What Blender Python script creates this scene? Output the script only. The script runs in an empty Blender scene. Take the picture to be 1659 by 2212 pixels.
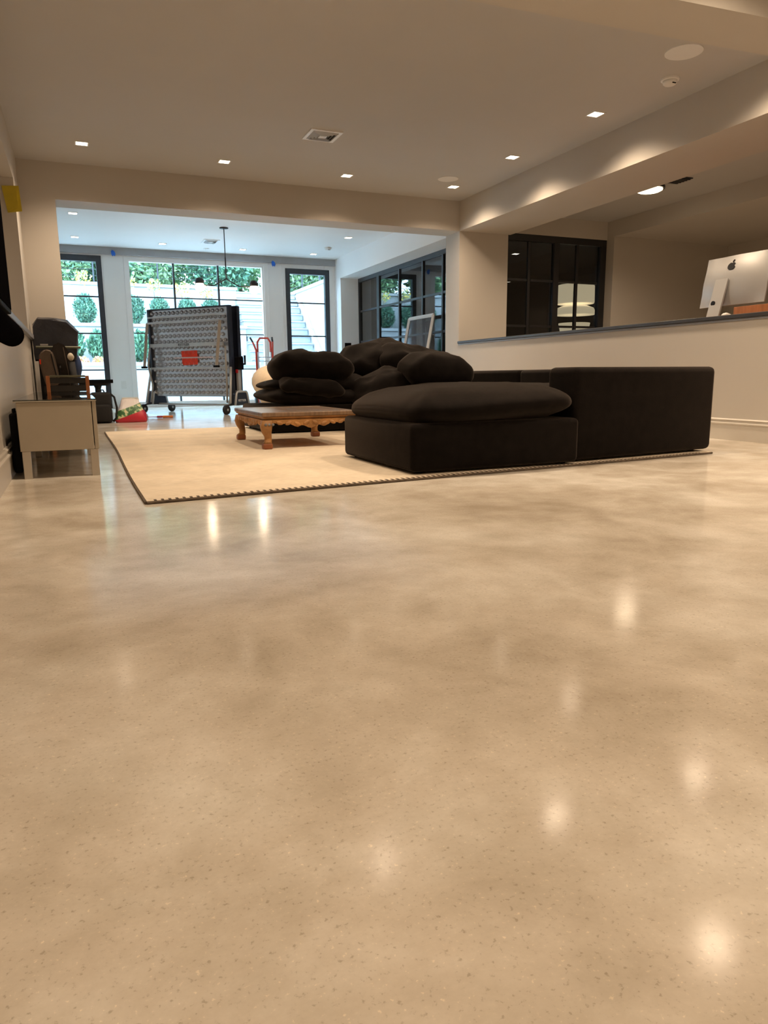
import bpy, bmesh, math, random
from mathutils import Vector, Matrix, noise
random.seed(7)
S = bpy.context.scene
COL = S.collection
PI = math.pi

# ------------------------------------------------------------------ camera
cam_d = bpy.data.cameras.new('camera'); cam = bpy.data.objects.new('camera', cam_d); COL.objects.link(cam)
yaw, pit, rol, FPX = 0.400729, 0.188735, -0.009442, 1542.35
fw = Vector((math.sin(yaw)*math.cos(pit), math.cos(yaw)*math.cos(pit), -math.sin(pit)))
rt0 = Vector((math.cos(yaw), -math.sin(yaw), 0)); up0 = rt0.cross(fw)
rt = rt0*math.cos(rol)+up0*math.sin(rol); up = -rt0*math.sin(rol)+up0*math.cos(rol)
M = Matrix((rt, up, -fw)).transposed().to_4x4(); M.translation = Vector((0, 0, 0.52))
cam.matrix_world = M
cam_d.sensor_fit = 'HORIZONTAL'; cam_d.sensor_width = 36; cam_d.lens = FPX/1659*36
cam_d.clip_start = 0.05; cam_d.clip_end = 200
S.camera = cam

# ------------------------------------------------------------------ world, exposure
W = bpy.data.worlds.new('overcast_sky'); S.world = W; W.use_nodes = True
bg = W.node_tree.nodes['Background']
bg.inputs[0].default_value = (0.46, 0.75, 1.0, 1); bg.inputs[1].default_value = 16.0
S.view_settings.view_transform = 'Standard'; S.view_settings.look = 'None'
S.view_settings.gamma = 1; S.view_settings.use_curve_mapping = False
S.view_settings.exposure = 0.0
S.cycles.max_bounces = 10; S.cycles.diffuse_bounces = 6; S.cycles.transparent_max_bounces = 16
S.cycles.sample_clamp_indirect = 6.0
LAMP = (1.0, 0.77, 0.54)      # warm lamps
LAMP_W = 119.0

# ------------------------------------------------------------------ materials
MATS = {}
def mat(name, color, rough=0.6, metal=0.0, var=0.06, scale=8.0, bump=0.0, bscale=60.0, spec=0.5, emit=None, estr=0.0, coat=0.0, stretch=None):
    m = bpy.data.materials.new(name); m.use_nodes = True
    nt = m.node_tree; N = nt.nodes; L = nt.links; b = N['Principled BSDF']
    tc = N.new('ShaderNodeTexCoord')
    src = tc.outputs['Object']
    if stretch:
        mp = N.new('ShaderNodeMapping'); mp.inputs['Scale'].default_value = stretch
        L.new(src, mp.inputs['Vector']); src = mp.outputs['Vector']
    nz = N.new('ShaderNodeTexNoise'); nz.inputs['Scale'].default_value = scale; nz.inputs['Detail'].default_value = 4
    L.new(src, nz.inputs['Vector'])
    rp = N.new('ShaderNodeValToRGB')
    c = color
    rp.color_ramp.elements[0].position = 0.3; rp.color_ramp.elements[1].position = 0.7
    rp.color_ramp.elements[0].color = tuple(max(0, x*(1-var)) for x in c)+(1,)
    rp.color_ramp.elements[1].color = tuple(min(1, x*(1+var)) for x in c)+(1,)
    L.new(nz.outputs['Fac'], rp.inputs['Fac']); L.new(rp.outputs['Color'], b.inputs['Base Color'])
    b.inputs['Roughness'].default_value = rough; b.inputs['Metallic'].default_value = metal
    b.inputs['Specular IOR Level'].default_value = spec
    b.inputs['Coat Weight'].default_value = coat
    if bump:
        n2 = N.new('ShaderNodeTexNoise'); n2.inputs['Scale'].default_value = bscale; n2.inputs['Detail'].default_value = 3
        L.new(src, n2.inputs['Vector'])
        bp = N.new('ShaderNodeBump'); bp.inputs['Strength'].default_value = bump; bp.inputs['Distance'].default_value = 0.01
        L.new(n2.outputs['Fac'], bp.inputs['Height']); L.new(bp.outputs['Normal'], b.inputs['Normal'])
    if emit:
        b.inputs['Emission Color'].default_value = emit+(1,); b.inputs['Emission Strength'].default_value = estr
    MATS[name] = m
    return m

def glass_mat(name, ior=1.45, tint=(1, 1, 1), rough=0.0):
    m = bpy.data.materials.new(name); m.use_nodes = True
    nt = m.node_tree; N = nt.nodes; L = nt.links
    N.remove(N['Principled BSDF'])
    t = N.new('ShaderNodeBsdfTransparent'); t.inputs[0].default_value = tint+(1,)
    g = N.new('ShaderNodeBsdfGlossy'); g.inputs['Roughness'].default_value = rough
    # Schlick reflectance, the same on the front and the back face of a thin pane
    ge = N.new('ShaderNodeNewGeometry'); dt = N.new('ShaderNodeVectorMath'); dt.operation = 'DOT_PRODUCT'
    L.new(ge.outputs['Incoming'], dt.inputs[0]); L.new(ge.outputs['Normal'], dt.inputs[1])
    def mth(op, a, b):
        q = N.new('ShaderNodeMath'); q.operation = op
        for i, v in enumerate((a, b)):
            if v is None: continue
            if isinstance(v, (int, float)): q.inputs[i].default_value = v
            else: L.new(v, q.inputs[i])
        return q.outputs[0]
    r0 = ((ior-1)/(ior+1))**2
    p5 = mth('POWER', mth('SUBTRACT', 1.0, mth('ABSOLUTE', dt.outputs['Value'], None)), 5.0)
    fres = mth('ADD', mth('MULTIPLY', p5, 1-r0), r0)
    mx = N.new('ShaderNodeMixShader')
    L.new(fres, mx.inputs[0]); L.new(t.outputs[0], mx.inputs[1]); L.new(g.outputs[0], mx.inputs[2])
    L.new(mx.outputs[0], N['Material Output'].inputs['Surface'])
    MATS[name] = m
    return m

mat('wall_paint', (0.54, 0.50, 0.45), 0.65, var=0.015, scale=2, bump=0.03, bscale=180, spec=0.25)
mat('far_paint_lightened', (0.84, 0.83, 0.82), 0.6, var=0.012, scale=2, spec=0.25)  # white raised further to stand in for daylight the window room lacks
mat('ceiling_paint', (0.52, 0.505, 0.49), 0.8, var=0.012, scale=2, bump=0.03, bscale=200, spec=0.15)
mat('trim_paint', (0.60, 0.555, 0.495), 0.4, var=0.01)
mat('ledge_dark', (0.045, 0.045, 0.05), 0.45, var=0.1)
mat('ledge_grey', (0.27, 0.275, 0.30), 0.45, var=0.06)
mat('band_shadow_grey', (0.34, 0.335, 0.34), 0.6, var=0.03)  # shadow on the wall's top band put in as grey
mat('black_metal', (0.018, 0.017, 0.019), 0.4, var=0.15)
mat('charcoal_metal', (0.03, 0.033, 0.04), 0.45, var=0.15)
mat('black_plastic', (0.008, 0.008, 0.009), 0.7, var=0.2, spec=0.06)
mat('screen_black', (0.004, 0.004, 0.005), 0.7, var=0.1, spec=0.0)
mat('white_plastic', (0.78, 0.77, 0.75), 0.4, var=0.01)
mat('white_metal', (0.80, 0.80, 0.80), 0.4, var=0.01)
_m = mat('sofa_black', (0.0075, 0.0057, 0.0049), 0.95, var=0.25, scale=14, bump=0.25, bscale=260, spec=0.08)
_b = _m.node_tree.nodes['Principled BSDF']; _b.inputs['Sheen Weight'].default_value = 0.16; _b.inputs['Sheen Roughness'].default_value = 0.35; _b.inputs['Sheen Tint'].default_value = (1.0, 0.82, 0.7, 1)
mat('cream_fabric', (0.72, 0.58, 0.42), 0.95, var=0.06, scale=20, bump=0.4, bscale=160, spec=0.1)
mat('console_lacquer', (0.40, 0.35, 0.275), 0.42, var=0.02)
mat('console_leg', (0.56, 0.52, 0.46), 0.28, metal=0.75, var=0.04)
mat('wood_orange', (0.38, 0.135, 0.045), 0.45, var=0.2, scale=6, stretch=(8, 8, 1))
mat('slat_black', (0.012, 0.011, 0.011), 0.5, var=0.2)
mat('rail_olive', (0.12, 0.12, 0.075), 0.4, var=0.15)
mat('table_top_wood', (0.20, 0.125, 0.075), 0.3, var=0.35, scale=5, stretch=(10, 1.2, 1), bump=0.1, bscale=30)
mat('carved_wood', (0.36, 0.17, 0.052), 0.5, var=0.35, scale=9, bump=0.5, bscale=45)
mat('carved_foot', (0.27, 0.085, 0.028), 0.5, var=0.25, scale=9, bump=0.3, bscale=45)
mat('worn_silver', (0.20, 0.20, 0.21), 0.5, var=0.5, scale=40)
mat('steel_silver', (0.58, 0.57, 0.56), 0.42, metal=0.55, var=0.06)
mat('panel_silver', (0.60, 0.60, 0.62), 0.25, metal=0.8, var=0.05, scale=12)
mat('tube_taupe', (0.42, 0.38, 0.33), 0.4, metal=0.4, var=0.05)
mat('red_paper', (0.85, 0.045, 0.012), 0.7, var=0.12, scale=14)
mat('red_plastic', (0.5, 0.015, 0.02), 0.4, var=0.1)
mat('clear_tape', (0.72, 0.55, 0.52), 0.25, var=0.05)
mat('foot_navy', (0.02, 0.026, 0.045), 0.35, var=0.1)
mat('tyre', (0.02, 0.02, 0.022), 0.7, var=0.1)
mat('navy_cover', (0.022, 0.024, 0.036), 0.42, var=0.3, scale=6, bump=0.35, bscale=16, spec=0.6)
mat('brown_case', (0.022, 0.015, 0.011), 0.7, var=0.3, bump=0.2, bscale=120)
mat('taupe_bag', (0.13, 0.095, 0.072), 0.8, var=0.2, bump=0.2, bscale=150)
mat('bag_black', (0.008, 0.007, 0.0075), 0.75, var=0.25, bump=0.2, bscale=150)
mat('blue_fabric', (0.02, 0.045, 0.13), 0.7, var=0.3)
mat('off_white_ball', (0.62, 0.55, 0.44), 0.7, var=0.1)
mat('blue_tape', (0.02, 0.15, 0.62), 0.6, var=0.15)
mat('yellow_tape', (0.55, 0.42, 0.02), 0.6, var=0.12)
mat('tool_orange', (0.75, 0.20, 0.03), 0.4, var=0.05)
mat('tool_red', (0.42, 0.04, 0.06), 0.4, var=0.05)
mat('truck_red', (0.6, 0.06, 0.03), 0.4, var=0.1)
mat('alu', (0.68, 0.70, 0.74), 0.3, metal=0.7, var=0.05)
mat('imac_alu', (0.46, 0.45, 0.44), 0.42, metal=0.4, var=0.02)
mat('logo_black', (0.012, 0.011, 0.012), 0.25, var=0.05)
mat('logo_white', (0.75, 0.75, 0.76), 0.5, var=0.02)
mat('desk_wood', (0.36, 0.15, 0.07), 0.45, var=0.2, scale=4, stretch=(1, 8, 1))
mat('paper_white', (0.8, 0.78, 0.74), 0.7, var=0.03)
mat('shade_white', (0.78, 0.72, 0.62), 0.6, var=0.03, bump=0.1, bscale=120)
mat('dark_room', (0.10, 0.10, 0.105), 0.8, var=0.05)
mat('stucco', (0.40, 0.40, 0.40), 0.9, var=0.03, scale=3, bump=0.1, bscale=60, spec=0.1)
mat('paving', (0.78, 0.78, 0.77), 0.85, var=0.05, scale=2, spec=0.2)
mat('soil', (0.10, 0.075, 0.055), 0.95, var=0.3)
mat('step_stone', (0.31, 0.33, 0.34), 0.8, var=0.05)
mat('leaf_dark', (0.05, 0.13, 0.085), 0.6, var=0.4, scale=3)
mat('leaf_mid', (0.12, 0.25, 0.14), 0.6, var=0.4, scale=3)
mat('leaf_light', (0.28, 0.42, 0.20), 0.6, var=0.4, scale=2)
mat('leaf_yellow', (0.75, 0.55, 0.08), 0.6, var=0.3, scale=3)
mat('leaf_pink', (0.62, 0.33, 0.26), 0.7, var=0.3, scale=3)
mat('bark', (0.14, 0.10, 0.075), 0.9, var=0.3, scale=20)
mat('hill_green', (0.12, 0.22, 0.10), 0.9, var=0.4, scale=1.5)
mat('bulb_glow', (1, 1, 1), 0.5, var=0, emit=(1.0, 0.78, 0.52), estr=10.0)
mat('lens_glow', (1, 1, 1), 0.5, var=0, emit=(1.0, 0.86, 0.66), estr=9.0)
mat('lens_glow_warm', (1, 1, 1), 0.5, var=0, emit=(1.0, 0.82, 0.52), estr=8.0)
mat('shade_glow', (0.8, 0.75, 0.66), 0.6, var=0.02, emit=(1.0, 0.80, 0.50), estr=1.0)
mat('mesh_screen', (0.09, 0.09, 0.10), 0.7, var=0.05)
glass_mat('window_glass', 1.30)
glass_mat('dark_glass', 2.1, (0.55, 0.58, 0.6))
glass_mat('office_glass', 1.7, (0.6, 0.62, 0.63))
glass_mat('console_glass', 1.5, (0.75, 0.76, 0.74))

# polished concrete floor
def floor_mat():
    m = bpy.data.materials.new('polished_concrete'); m.use_nodes = True
    nt = m.node_tree; N = nt.nodes; L = nt.links; b = N['Principled BSDF']
    tc = N.new('ShaderNodeTexCoord')
    def nz(sc, det, rgh=0.55, dist=0.0):
        n = N.new('ShaderNodeTexNoise'); n.inputs['Scale'].default_value = sc; n.inputs['Detail'].default_value = det
        n.inputs['Roughness'].default_value = rgh; n.inputs['Distortion'].default_value = dist
        L.new(tc.outputs['Object'], n.inputs['Vector']); return n.outputs['Fac']
    def ramp(inp, stops):
        r = N.new('ShaderNodeValToRGB'); e = r.color_ramp.elements
        e[0].position, e[0].color = stops[0][0], stops[0][1]+(1,)
        e[1].position, e[1].color = stops[-1][0], stops[-1][1]+(1,)
        for p, c in stops[1:-1]:
            q = e.new(p); q.color = c+(1,)
        L.new(inp, r.inputs['Fac']); return r.outputs['Color']
    base = ramp(nz(1.5, 9, 0.66, 0.25), [(0.32, (0.46, 0.395, 0.315)), (0.48, (0.595, 0.53, 0.445)), (0.64, (0.74, 0.69, 0.615))])
    mid = ramp(nz(6, 6, 0.65, 0.3), [(0.32, (0.80, 0.79, 0.76)), (0.6, (1.0, 1.0, 1.0)), (0.72, (1.06, 1.06, 1.06))])
    agg = ramp(nz(150, 3, 0.6), [(0.30, (0.62, 0.59, 0.54)), (0.40, (0.96, 0.96, 0.96)), (0.64, (1, 1, 1)), (0.72, (1.35, 1.32, 1.25))])
    def mul(a, c, f):
        x = N.new('ShaderNodeMixRGB'); x.blend_type = 'MULTIPLY'; x.inputs[0].default_value = f
        L.new(a, x.inputs[1]); L.new(c, x.inputs[2]); return x.outputs[0]
    L.new(mul(mul(base, mid, 0.7), agg, 0.75), b.inputs['Base Color'])
    rr = N.new('ShaderNodeMapRange'); rr.inputs['To Min'].default_value = 0.09; rr.inputs['To Max'].default_value = 0.16
    L.new(nz(2.2, 4), rr.inputs['Value']); L.new(rr.outputs['Result'], b.inputs['Roughness'])
    b.inputs['Specular IOR Level'].default_value = 0.055
    MATS['polished_concrete'] = m
floor_mat()

def rug_mat():
    m = mat('rug_weave', (0.80, 0.69, 0.55), 0.95, var=0.10, scale=3, spec=0.05)
    nt = m.node_tree; N = nt.nodes; L = nt.links; b = N['Principled BSDF']
    tc = N.new('ShaderNodeTexCoord'); mp = N.new('ShaderNodeMapping'); mp.inputs['Scale'].default_value = (6, 45, 1)
    L.new(tc.outputs['Object'], mp.inputs['Vector'])
    n = N.new('ShaderNodeTexNoise'); n.inputs['Scale'].default_value = 3; n.inputs['Detail'].default_value = 5
    L.new(mp.outputs['Vector'], n.inputs['Vector'])
    r = N.new('ShaderNodeValToRGB'); r.color_ramp.elements[0].position = 0.35; r.color_ramp.elements[0].color = (0.84, 0.82, 0.78, 1)
    r.color_ramp.elements[1].position = 0.6; r.color_ramp.elements[1].color = (1, 1, 1, 1)
    L.new(n.outputs['Fac'], r.inputs['Fac'])
    x = N.new('ShaderNodeMixRGB'); x.blend_type = 'MULTIPLY'; x.inputs[0].default_value = 1
    old = b.inputs['Base Color'].links[0].from_socket
    L.new(old, x.inputs[1]); L.new(r.outputs['Color'], x.inputs[2]); L.new(x.outputs[0], b.inputs['Base Color'])
    w = N.new('ShaderNodeTexWave'); w.bands_direction = 'Y'; w.inputs['Scale'].default_value = 22; w.inputs['Distortion'].default_value = 1.5
    L.new(tc.outputs['Object'], w.inputs['Vector'])
    bp = N.new('ShaderNodeBump'); bp.inputs['Strength'].default_value = 0.35; bp.inputs['Distance'].default_value = 0.006
    L.new(w.outputs['Fac'], bp.inputs['Height']); L.new(bp.outputs['Normal'], b.inputs['Normal'])
rug_mat()

# ------------------------------------------------------------------ mesh helpers
def NB(): return bmesh.new()
def box(bm, x0, x1, y0, y1, z0, z1, bev=0.0, seg=2, mtx=None):
    r = bmesh.ops.create_cube(bm, size=1)
    vs = r['verts']
    for v in vs:
        v.co = Vector(((x0+x1)/2+v.co.x*(x1-x0), (y0+y1)/2+v.co.y*(y1-y0), (z0+z1)/2+v.co.z*(z1-z0)))
    if bev:
        es = list({e for v in vs for e in v.link_edges})
        rr = bmesh.ops.bevel(bm, geom=es, offset=bev, segments=seg, profile=0.5, affect='EDGES')
        vs = list({v for f in rr['faces'] for v in f.verts} | {v for v in vs if v.is_valid})
    if mtx: bmesh.ops.transform(bm, matrix=mtx, verts=[v for v in vs if v.is_valid])
    return bm
def tube(bm, pts, r, seg=8, caps=True):
    pts = [Vector(p) for p in pts]; n = len(pts)
    rs = r if isinstance(r, (list, tuple)) else [r]*n
    rings = []
    prev = None
    for i, p in enumerate(pts):
        if i == 0: t = pts[1]-pts[0]
        elif i == n-1: t = pts[-1]-pts[-2]
        else: t = (pts[i]-pts[i-1]).normalized()+(pts[i+1]-pts[i]).normalized()
        t.normalize()
        a = prev if prev is not None else (Vector((0, 0, 1)) if abs(t.z) < 0.9 else Vector((1, 0, 0)))
        u = (a-t*a.dot(t)).normalized(); w = t.cross(u); prev = u
        rings.append([bm.verts.new(p+(u*math.cos(2*PI*k/seg)+w*math.sin(2*PI*k/seg))*rs[i]) for k in range(seg)])
    for i in range(n-1):
        for k in range(seg):
            bm.faces.new((rings[i][k], rings[i][(k+1) % seg], rings[i+1][(k+1) % seg], rings[i+1][k]))
    if caps:
        bm.faces.new(rings[0][::-1]); bm.faces.new(rings[-1])
    return bm
def lathe(bm, prof, seg=24, c=(0, 0, 0), axis='Z'):
    c = Vector(c); rings = []
    def P(r, h, a):
        if axis == 'Z': return c+Vector((r*math.cos(a), r*math.sin(a), h))
        if axis == 'X': return c+Vector((h, r*math.cos(a), r*math.sin(a)))
        return c+Vector((r*math.cos(a), h, r*math.sin(a)))
    for r, h in prof:
        rings.append([bm.verts.new(P(max(r, 1e-4), h, 2*PI*k/seg)) for k in range(seg)])
    for i in range(len(rings)-1):
        for k in range(seg):
            bm.faces.new((rings[i][k], rings[i][(k+1) % seg], rings[i+1][(k+1) % seg], rings[i+1][k]))
    bm.faces.new(rings[0][::-1]); bm.faces.new(rings[-1])
    bmesh.ops.recalc_face_normals(bm, faces=bm.faces[:])
    return bm
def prism(bm, poly, a0, a1, axis='Y', mtx=None):
    def P(u, v, a):
        if axis == 'Y': return Vector((u, a, v))
        if axis == 'X': return Vector((a, u, v))
        return Vector((u, v, a))
    A = [bm.verts.new(P(u, v, a0)) for u, v in poly]; B = [bm.verts.new(P(u, v, a1)) for u, v in poly]
    n = len(poly)
    fs = [bm.faces.new(A), bm.faces.new(B[::-1])]
    for i in range(n):
        fs.append(bm.faces.new((A[i], B[i], B[(i+1) % n], A[(i+1) % n])))
    bmesh.ops.recalc_face_normals(bm, faces=fs)
    if mtx: bmesh.ops.transform(bm, matrix=mtx, verts=A+B)
    return bm
def pillow(bm, sx, sy, sz, c=(0, 0, 0), rot=(0, 0, 0), e1=0.55, e2=0.45, nz=0.03, seed=0, nu=40, nv=20, sag=0.0):
    """soft cushion: superellipsoid, pinched rim, wrinkles"""
    def sp(v, e): return math.copysign(abs(v)**e, v)
    from mathutils import Euler
    R = Euler(rot).to_matrix(); c = Vector(c); rows = []
    for j in range(nv+1):
        ph = -PI/2+PI*j/nv
        row = []
        for i in range(nu):
            th = 2*PI*i/nu
            x = sp(math.cos(ph), e1)*sp(math.cos(th), e2); y = sp(math.cos(ph), e1)*sp(math.sin(th), e2); z = sp(math.sin(ph), 0.85)
            rad = max(abs(x), abs(y))
            z *= (1-0.45*rad**3)
            p = Vector((x*sx/2, y*sy/2, z*sz/2))
            q = p*3.2+Vector((seed*3.1, seed*1.7, seed*0.9))
            p *= 1+nz*1.6*noise.noise(q)
            p += Vector((0, 0, nz*0.5*noise.noise(q*2.7)*min(1, sz*3)))
            p.z -= sag*(rad**2)*sz
            row.append(p)
        rows.append(row)
    V = [[bm.verts.new(R @ p+c) for p in row] for row in rows[1:-1]]
    b0 = bm.verts.new(R @ rows[0][0]+c); b1 = bm.verts.new(R @ rows[-1][0]+c)
    for j in range(len(V)-1):
        for i in range(nu):
            bm.faces.new((V[j][i], V[j][(i+1) % nu], V[j+1][(i+1) % nu], V[j+1][i]))
    for i in range(nu):
        bm.faces.new((b0, V[0][(i+1) % nu], V[0][i])); bm.faces.new((b1, V[-1][i], V[-1][(i+1) % nu]))
    return bm
def obj(name, bm, m, parent=None, smooth=False, loc=None, rot=None, label=None):
    me = bpy.data.meshes.new(name); bm.to_mesh(me); bm.free()
    me.materials.append(MATS[m])
    if smooth:
        for p in me.polygons: p.use_smooth = True
    o = bpy.data.objects.new(name, me); COL.objects.link(o)
    if parent: o.parent = parent
    if loc: o.location = loc
    if rot: o.rotation_euler = rot
    if label: o['label'] = label
    return o
def autosmooth(o, ang=35):
    me = o.data
    for p in me.polygons: p.use_smooth = True
    bm = bmesh.new(); bm.from_mesh(me)
    for e in bm.edges:
        if len(e.link_faces) == 2 and e.calc_face_angle(0) > math.radians(ang): e.smooth = False
    bm.to_mesh(me); bm.free()
    return o
def tag(o, label, cat, group=None):
    o['label'] = label; o['category'] = cat
    if group: o['group'] = group
    return o
def thing(name, label, cat, loc=(0, 0, 0), rz=0, group=None):
    o = bpy.data.objects.new(name, None); COL.objects.link(o); o.empty_display_size = 0.1
    o.location = loc; o.rotation_euler = (0, 0, rz)
    return tag(o, label, cat, group)
def struct(name, bm, m, label=None, parent=None):
    o = obj(name, bm, m, parent)
    if not parent: o['kind'] = 'structure'
    if label: o['label'] = label
    return o
def text_mesh(name, body, size, m, parent, mtx, depth=0.002):
    cu = bpy.data.curves.new(name, 'FONT'); cu.body = body; cu.size = size; cu.extrude = depth; cu.align_x = 'CENTER'; cu.align_y = 'CENTER'
    t = bpy.data.objects.new(name+'_tmp', cu); COL.objects.link(t)
    bpy.context.view_layer.update()
    me = bpy.data.meshes.new_from_object(t.evaluated_get(bpy.context.evaluated_depsgraph_get()))
    bpy.data.objects.remove(t); bpy.data.curves.remove(cu)
    me.transform(mtx); me.materials.clear(); me.materials.append(MATS[m])
    o = bpy.data.objects.new(name, me); COL.objects.link(o); o.parent = parent
    return o

# ------------------------------------------------------------------ room shell
H, HS = 2.69, 2.33
XL, XR, YB, YJ, YW = -0.37, 4.69, 8.50, 8.87, 13.50
b = NB(); box(b, -4, 9.6, -4, YW+0.15, -0.12, 0); struct('floor', b, 'polished_concrete', 'polished beige concrete floor with mottled aggregate')
b = NB(); box(b, -4, 9.6, -4, YJ+0.1, H, H+0.12); struct('ceiling', b, 'ceiling_paint', 'flat painted ceiling')
b = NB(); box(b, -4, 9.6, YJ+0.1, YW+0.25, H, H+0.12); struct('ceiling_far', b, 'far_paint_lightened', 'ceiling of the window room, colour lightened in place of daylight')  # split off so a lighter colour makes up for weak daylight
# left wall: pier, half wall, header, end strip by the beam
YO0, YO1 = 4.15, 7.75
b = NB()
box(b, XL-0.2, XL, -4, YO0, 0, H); box(b, XL-0.2, XL, YO0, YO1, 0, 0.90); box(b, XL-0.2, XL, YO0, YO1, HS, H); box(b, XL-0.2, XL, YO1, YB, 0, H)
struct('wall_left', b, 'wall_paint', 'left wall with a wide pass-through opening')
b = NB(); box(b, XL-0.22, XL+0.035, YO0, YB-0.02, 0.90, 0.945, 0.004); struct('trim_1', b, 'ledge_grey', 'grey sill ledge of the left pass-through')
# cross beam + columns at the room's end
b = NB(); box(b, -4, XR, YB, YJ, HS, H); struct('trim_2', b, 'wall_paint', 'deep dropped beam between the main room and the window room')
b = NB(); box(b, -4, -0.036, YB, YJ, 0, HS); struct('wall_column_left', b, 'wall_paint', 'wall return left of the wide opening')
b = NB(); box(b, XR, 5.42, YB, YJ, 0, H); struct('wall_column_right', b, 'wall_paint', 'column right of the wide opening')
# right soffit beam and half wall
b = NB(); box(b, XR, 5.45, -4, YB, HS, H); struct('trim_3', b, 'wall_paint', 'long dropped soffit above the half wall')
b = NB(); box(b, XR, XR+0.2, 0.8, YB, 0, 0.905); struct('wall_right', b, 'wall_paint', 'beige half wall behind the black sofa')
b = NB(); box(b, XR-0.008, XR+0.24, 0.8, YB, 0.905, 0.925, 0.003); struct('trim_4', b, 'ledge_grey', 'grey apron under the half wall cap')
b = NB(); box(b, XR-0.02, XR+0.26, 0.8, YB, 0.925, 0.955, 0.004); struct('trim_5', b, 'ledge_dark', 'dark cap of the half wall')
# near cross beam
b = NB(); prism(b, [(XL, 3.27), (XR, 2.93), (XR, 3.29), (XL, 3.57)], HS, H, 'Z'); struct('trim_6', b, 'wall_paint', 'dropped beam crossing the ceiling near the camera')
# baseboards
def baseboard(name, x, s, y0, y1):
    b = NB()
    poly = [(x, 0), (x+s*0.022, 0), (x+s*0.022, 0.118), (x+s*0.028, 0.124), (x+s*0.028, 0.132), (x+s*0.016, 0.138), (x+s*0.016, 0.152), (x+s*0.022, 0.157), (x+s*0.014, 0.166), (x, 0.166)]
    prism(b, poly, y0, y1, 'Y'); struct(name, b, 'trim_paint', 'painted stepped baseboard')
baseboard('baseboard_left', XL, 1, -4, YB); baseboard('baseboard_right', XR, -1, 0.8, YB)
# outer walls
b = NB(); box(b, -4, 9.6, -4.15, -4, 0, H); struct('wall_back', b, 'wall_paint')
b = NB(); box(b, -4.15, -4, -4, YB, 0, H); struct('wall_outer_left', b, 'wall_paint')
b = NB(); box(b, 9.6, 9.75, -4, YJ, 0, H); struct('wall_outer_right', b, 'wall_paint')
# office: wall with interior window, second soffit
WX1, WZ = 7.36, 2.44
b = NB(); box(b, WX1, 9.6, 8.72, YJ+0.12, 0, H); box(b, 5.42, WX1, YJ, YJ+0.12, WZ, H); box(b, 5.42, WX1, YJ, YJ+0.12, 0, 0.3)
struct('wall_office', b, 'wall_paint', 'office wall with the black interior window')
b = NB(); box(b, WX1, 9.6, 2.0, 8.72, 2.47, H); struct('trim_7', b, 'wall_paint', 'second lower soffit over the office')
# far room
b = NB()
box(b, -1.6, -0.40, YW, YW+0.2, 0, H); box(b, -0.40, 0.57, YW, YW+0.2, 2.55, H); box(b, 0.57, 0.985, YW, YW+0.2, 0, H)
box(b, 0.985, 3.36, YW, YW+0.2, 2.52, H); box(b, 3.36, 3.765, YW, YW+0.2, 0, H); box(b, 3.765, 4.625, YW, YW+0.2, 2.50, H); box(b, 4.625, 9.6, YW, YW+0.2, 0, H)
box(b, 0.985, 3.36, YW, YW+0.2, 0, 0.05)
struct('wall_far', b, 'far_paint_lightened', 'white wall with garden doors and a tall window')
b = NB(); box(b, -1.75, -1.6, YJ, YW, 0, H); struct('wall_far_left', b, 'far_paint_lightened')
b = NB(); box(b, 4.735, 5.35, 13.16, YW, 0, H); struct('wall_far_right', b, 'far_paint_lightened', 'pale wall return beside the glazed recess')
b = NB(); box(b, 4.72, 5.35, YJ, 13.16, 2.32, H); struct('trim_8', b, 'far_paint_lightened', 'soffit above the interior glazing')
b = NB(); box(b, -1.6, 4.735, YW-0.06, YW, 2.575, H); struct('trim_9', b, 'band_shadow_grey', 'grey band along the top of the window wall, shadow put in as colour')  # box coloured as the shaded top of the wall
b = NB()
for x0, x1 in ((0.60, 0.612), (0.925, 0.937), (3.43, 3.442), (3.70, 3.712)): box(b, x0, x1, YW-0.012, YW, 0, 2.575)
struct('trim_10', b, 'far_paint_lightened', 'thin casing lines on the window wall piers')
# dark inner room behind interior glazing
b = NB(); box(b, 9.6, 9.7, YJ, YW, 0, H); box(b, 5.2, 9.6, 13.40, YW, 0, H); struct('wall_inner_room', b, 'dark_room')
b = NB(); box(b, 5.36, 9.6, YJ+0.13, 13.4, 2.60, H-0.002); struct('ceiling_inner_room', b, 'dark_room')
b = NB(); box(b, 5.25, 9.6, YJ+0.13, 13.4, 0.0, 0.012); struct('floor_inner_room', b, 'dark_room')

# ------------------------------------------------------------------ windows and doors
def frame_struct(name, label): 
    o = bpy.data.objects.new(name, None); COL.objects.link(o); o['kind'] = 'structure'; o['label'] = label; return o
def pane_y(par, x0, x1, z0, z1, y, m='window_glass'):
    b = NB(); box(b, x0, x1, y-0.004, y+0.004, z0, z1); return obj('pane', b, m, par)
def bar(par, name, m, *a):
    b = NB(); box(b, *a); return obj(name, b, m, par)
yg = YW+0.07
w1 = frame_struct('window_1', 'tall white-edged garden window with thin black muntins')
bx0, bx1, bz0, bz1 = 0.985, 3.36, 0.05, 2.52
for nm, a in (('frame', (bx0, bx0+0.03, yg-0.05, yg+0.05, bz0, bz1)), ('frame', (bx1-0.03, bx1, yg-0.05, yg+0.05, bz0, bz1)), ('frame', (bx0+0.03, bx1-0.03, yg-0.05, yg+0.05, bz1-0.03, bz1)), ('frame', (bx0+0.03, bx1-0.03, yg-0.05, yg+0.05, bz0, bz0+0.05))):
    bar(w1, nm, 'far_paint_lightened', *a)
xs = [bx0+0.03, 1.753, 2.531, bx1-0.03]; zs = [bz0+0.05, 0.665, 1.29, 1.905, bz1-0.03]
for x in xs[1:-1]: bar(w1, 'mullion', 'charcoal_metal', x-0.015, x+0.015, yg-0.03, yg+0.03, zs[0], zs[-1])
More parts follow.
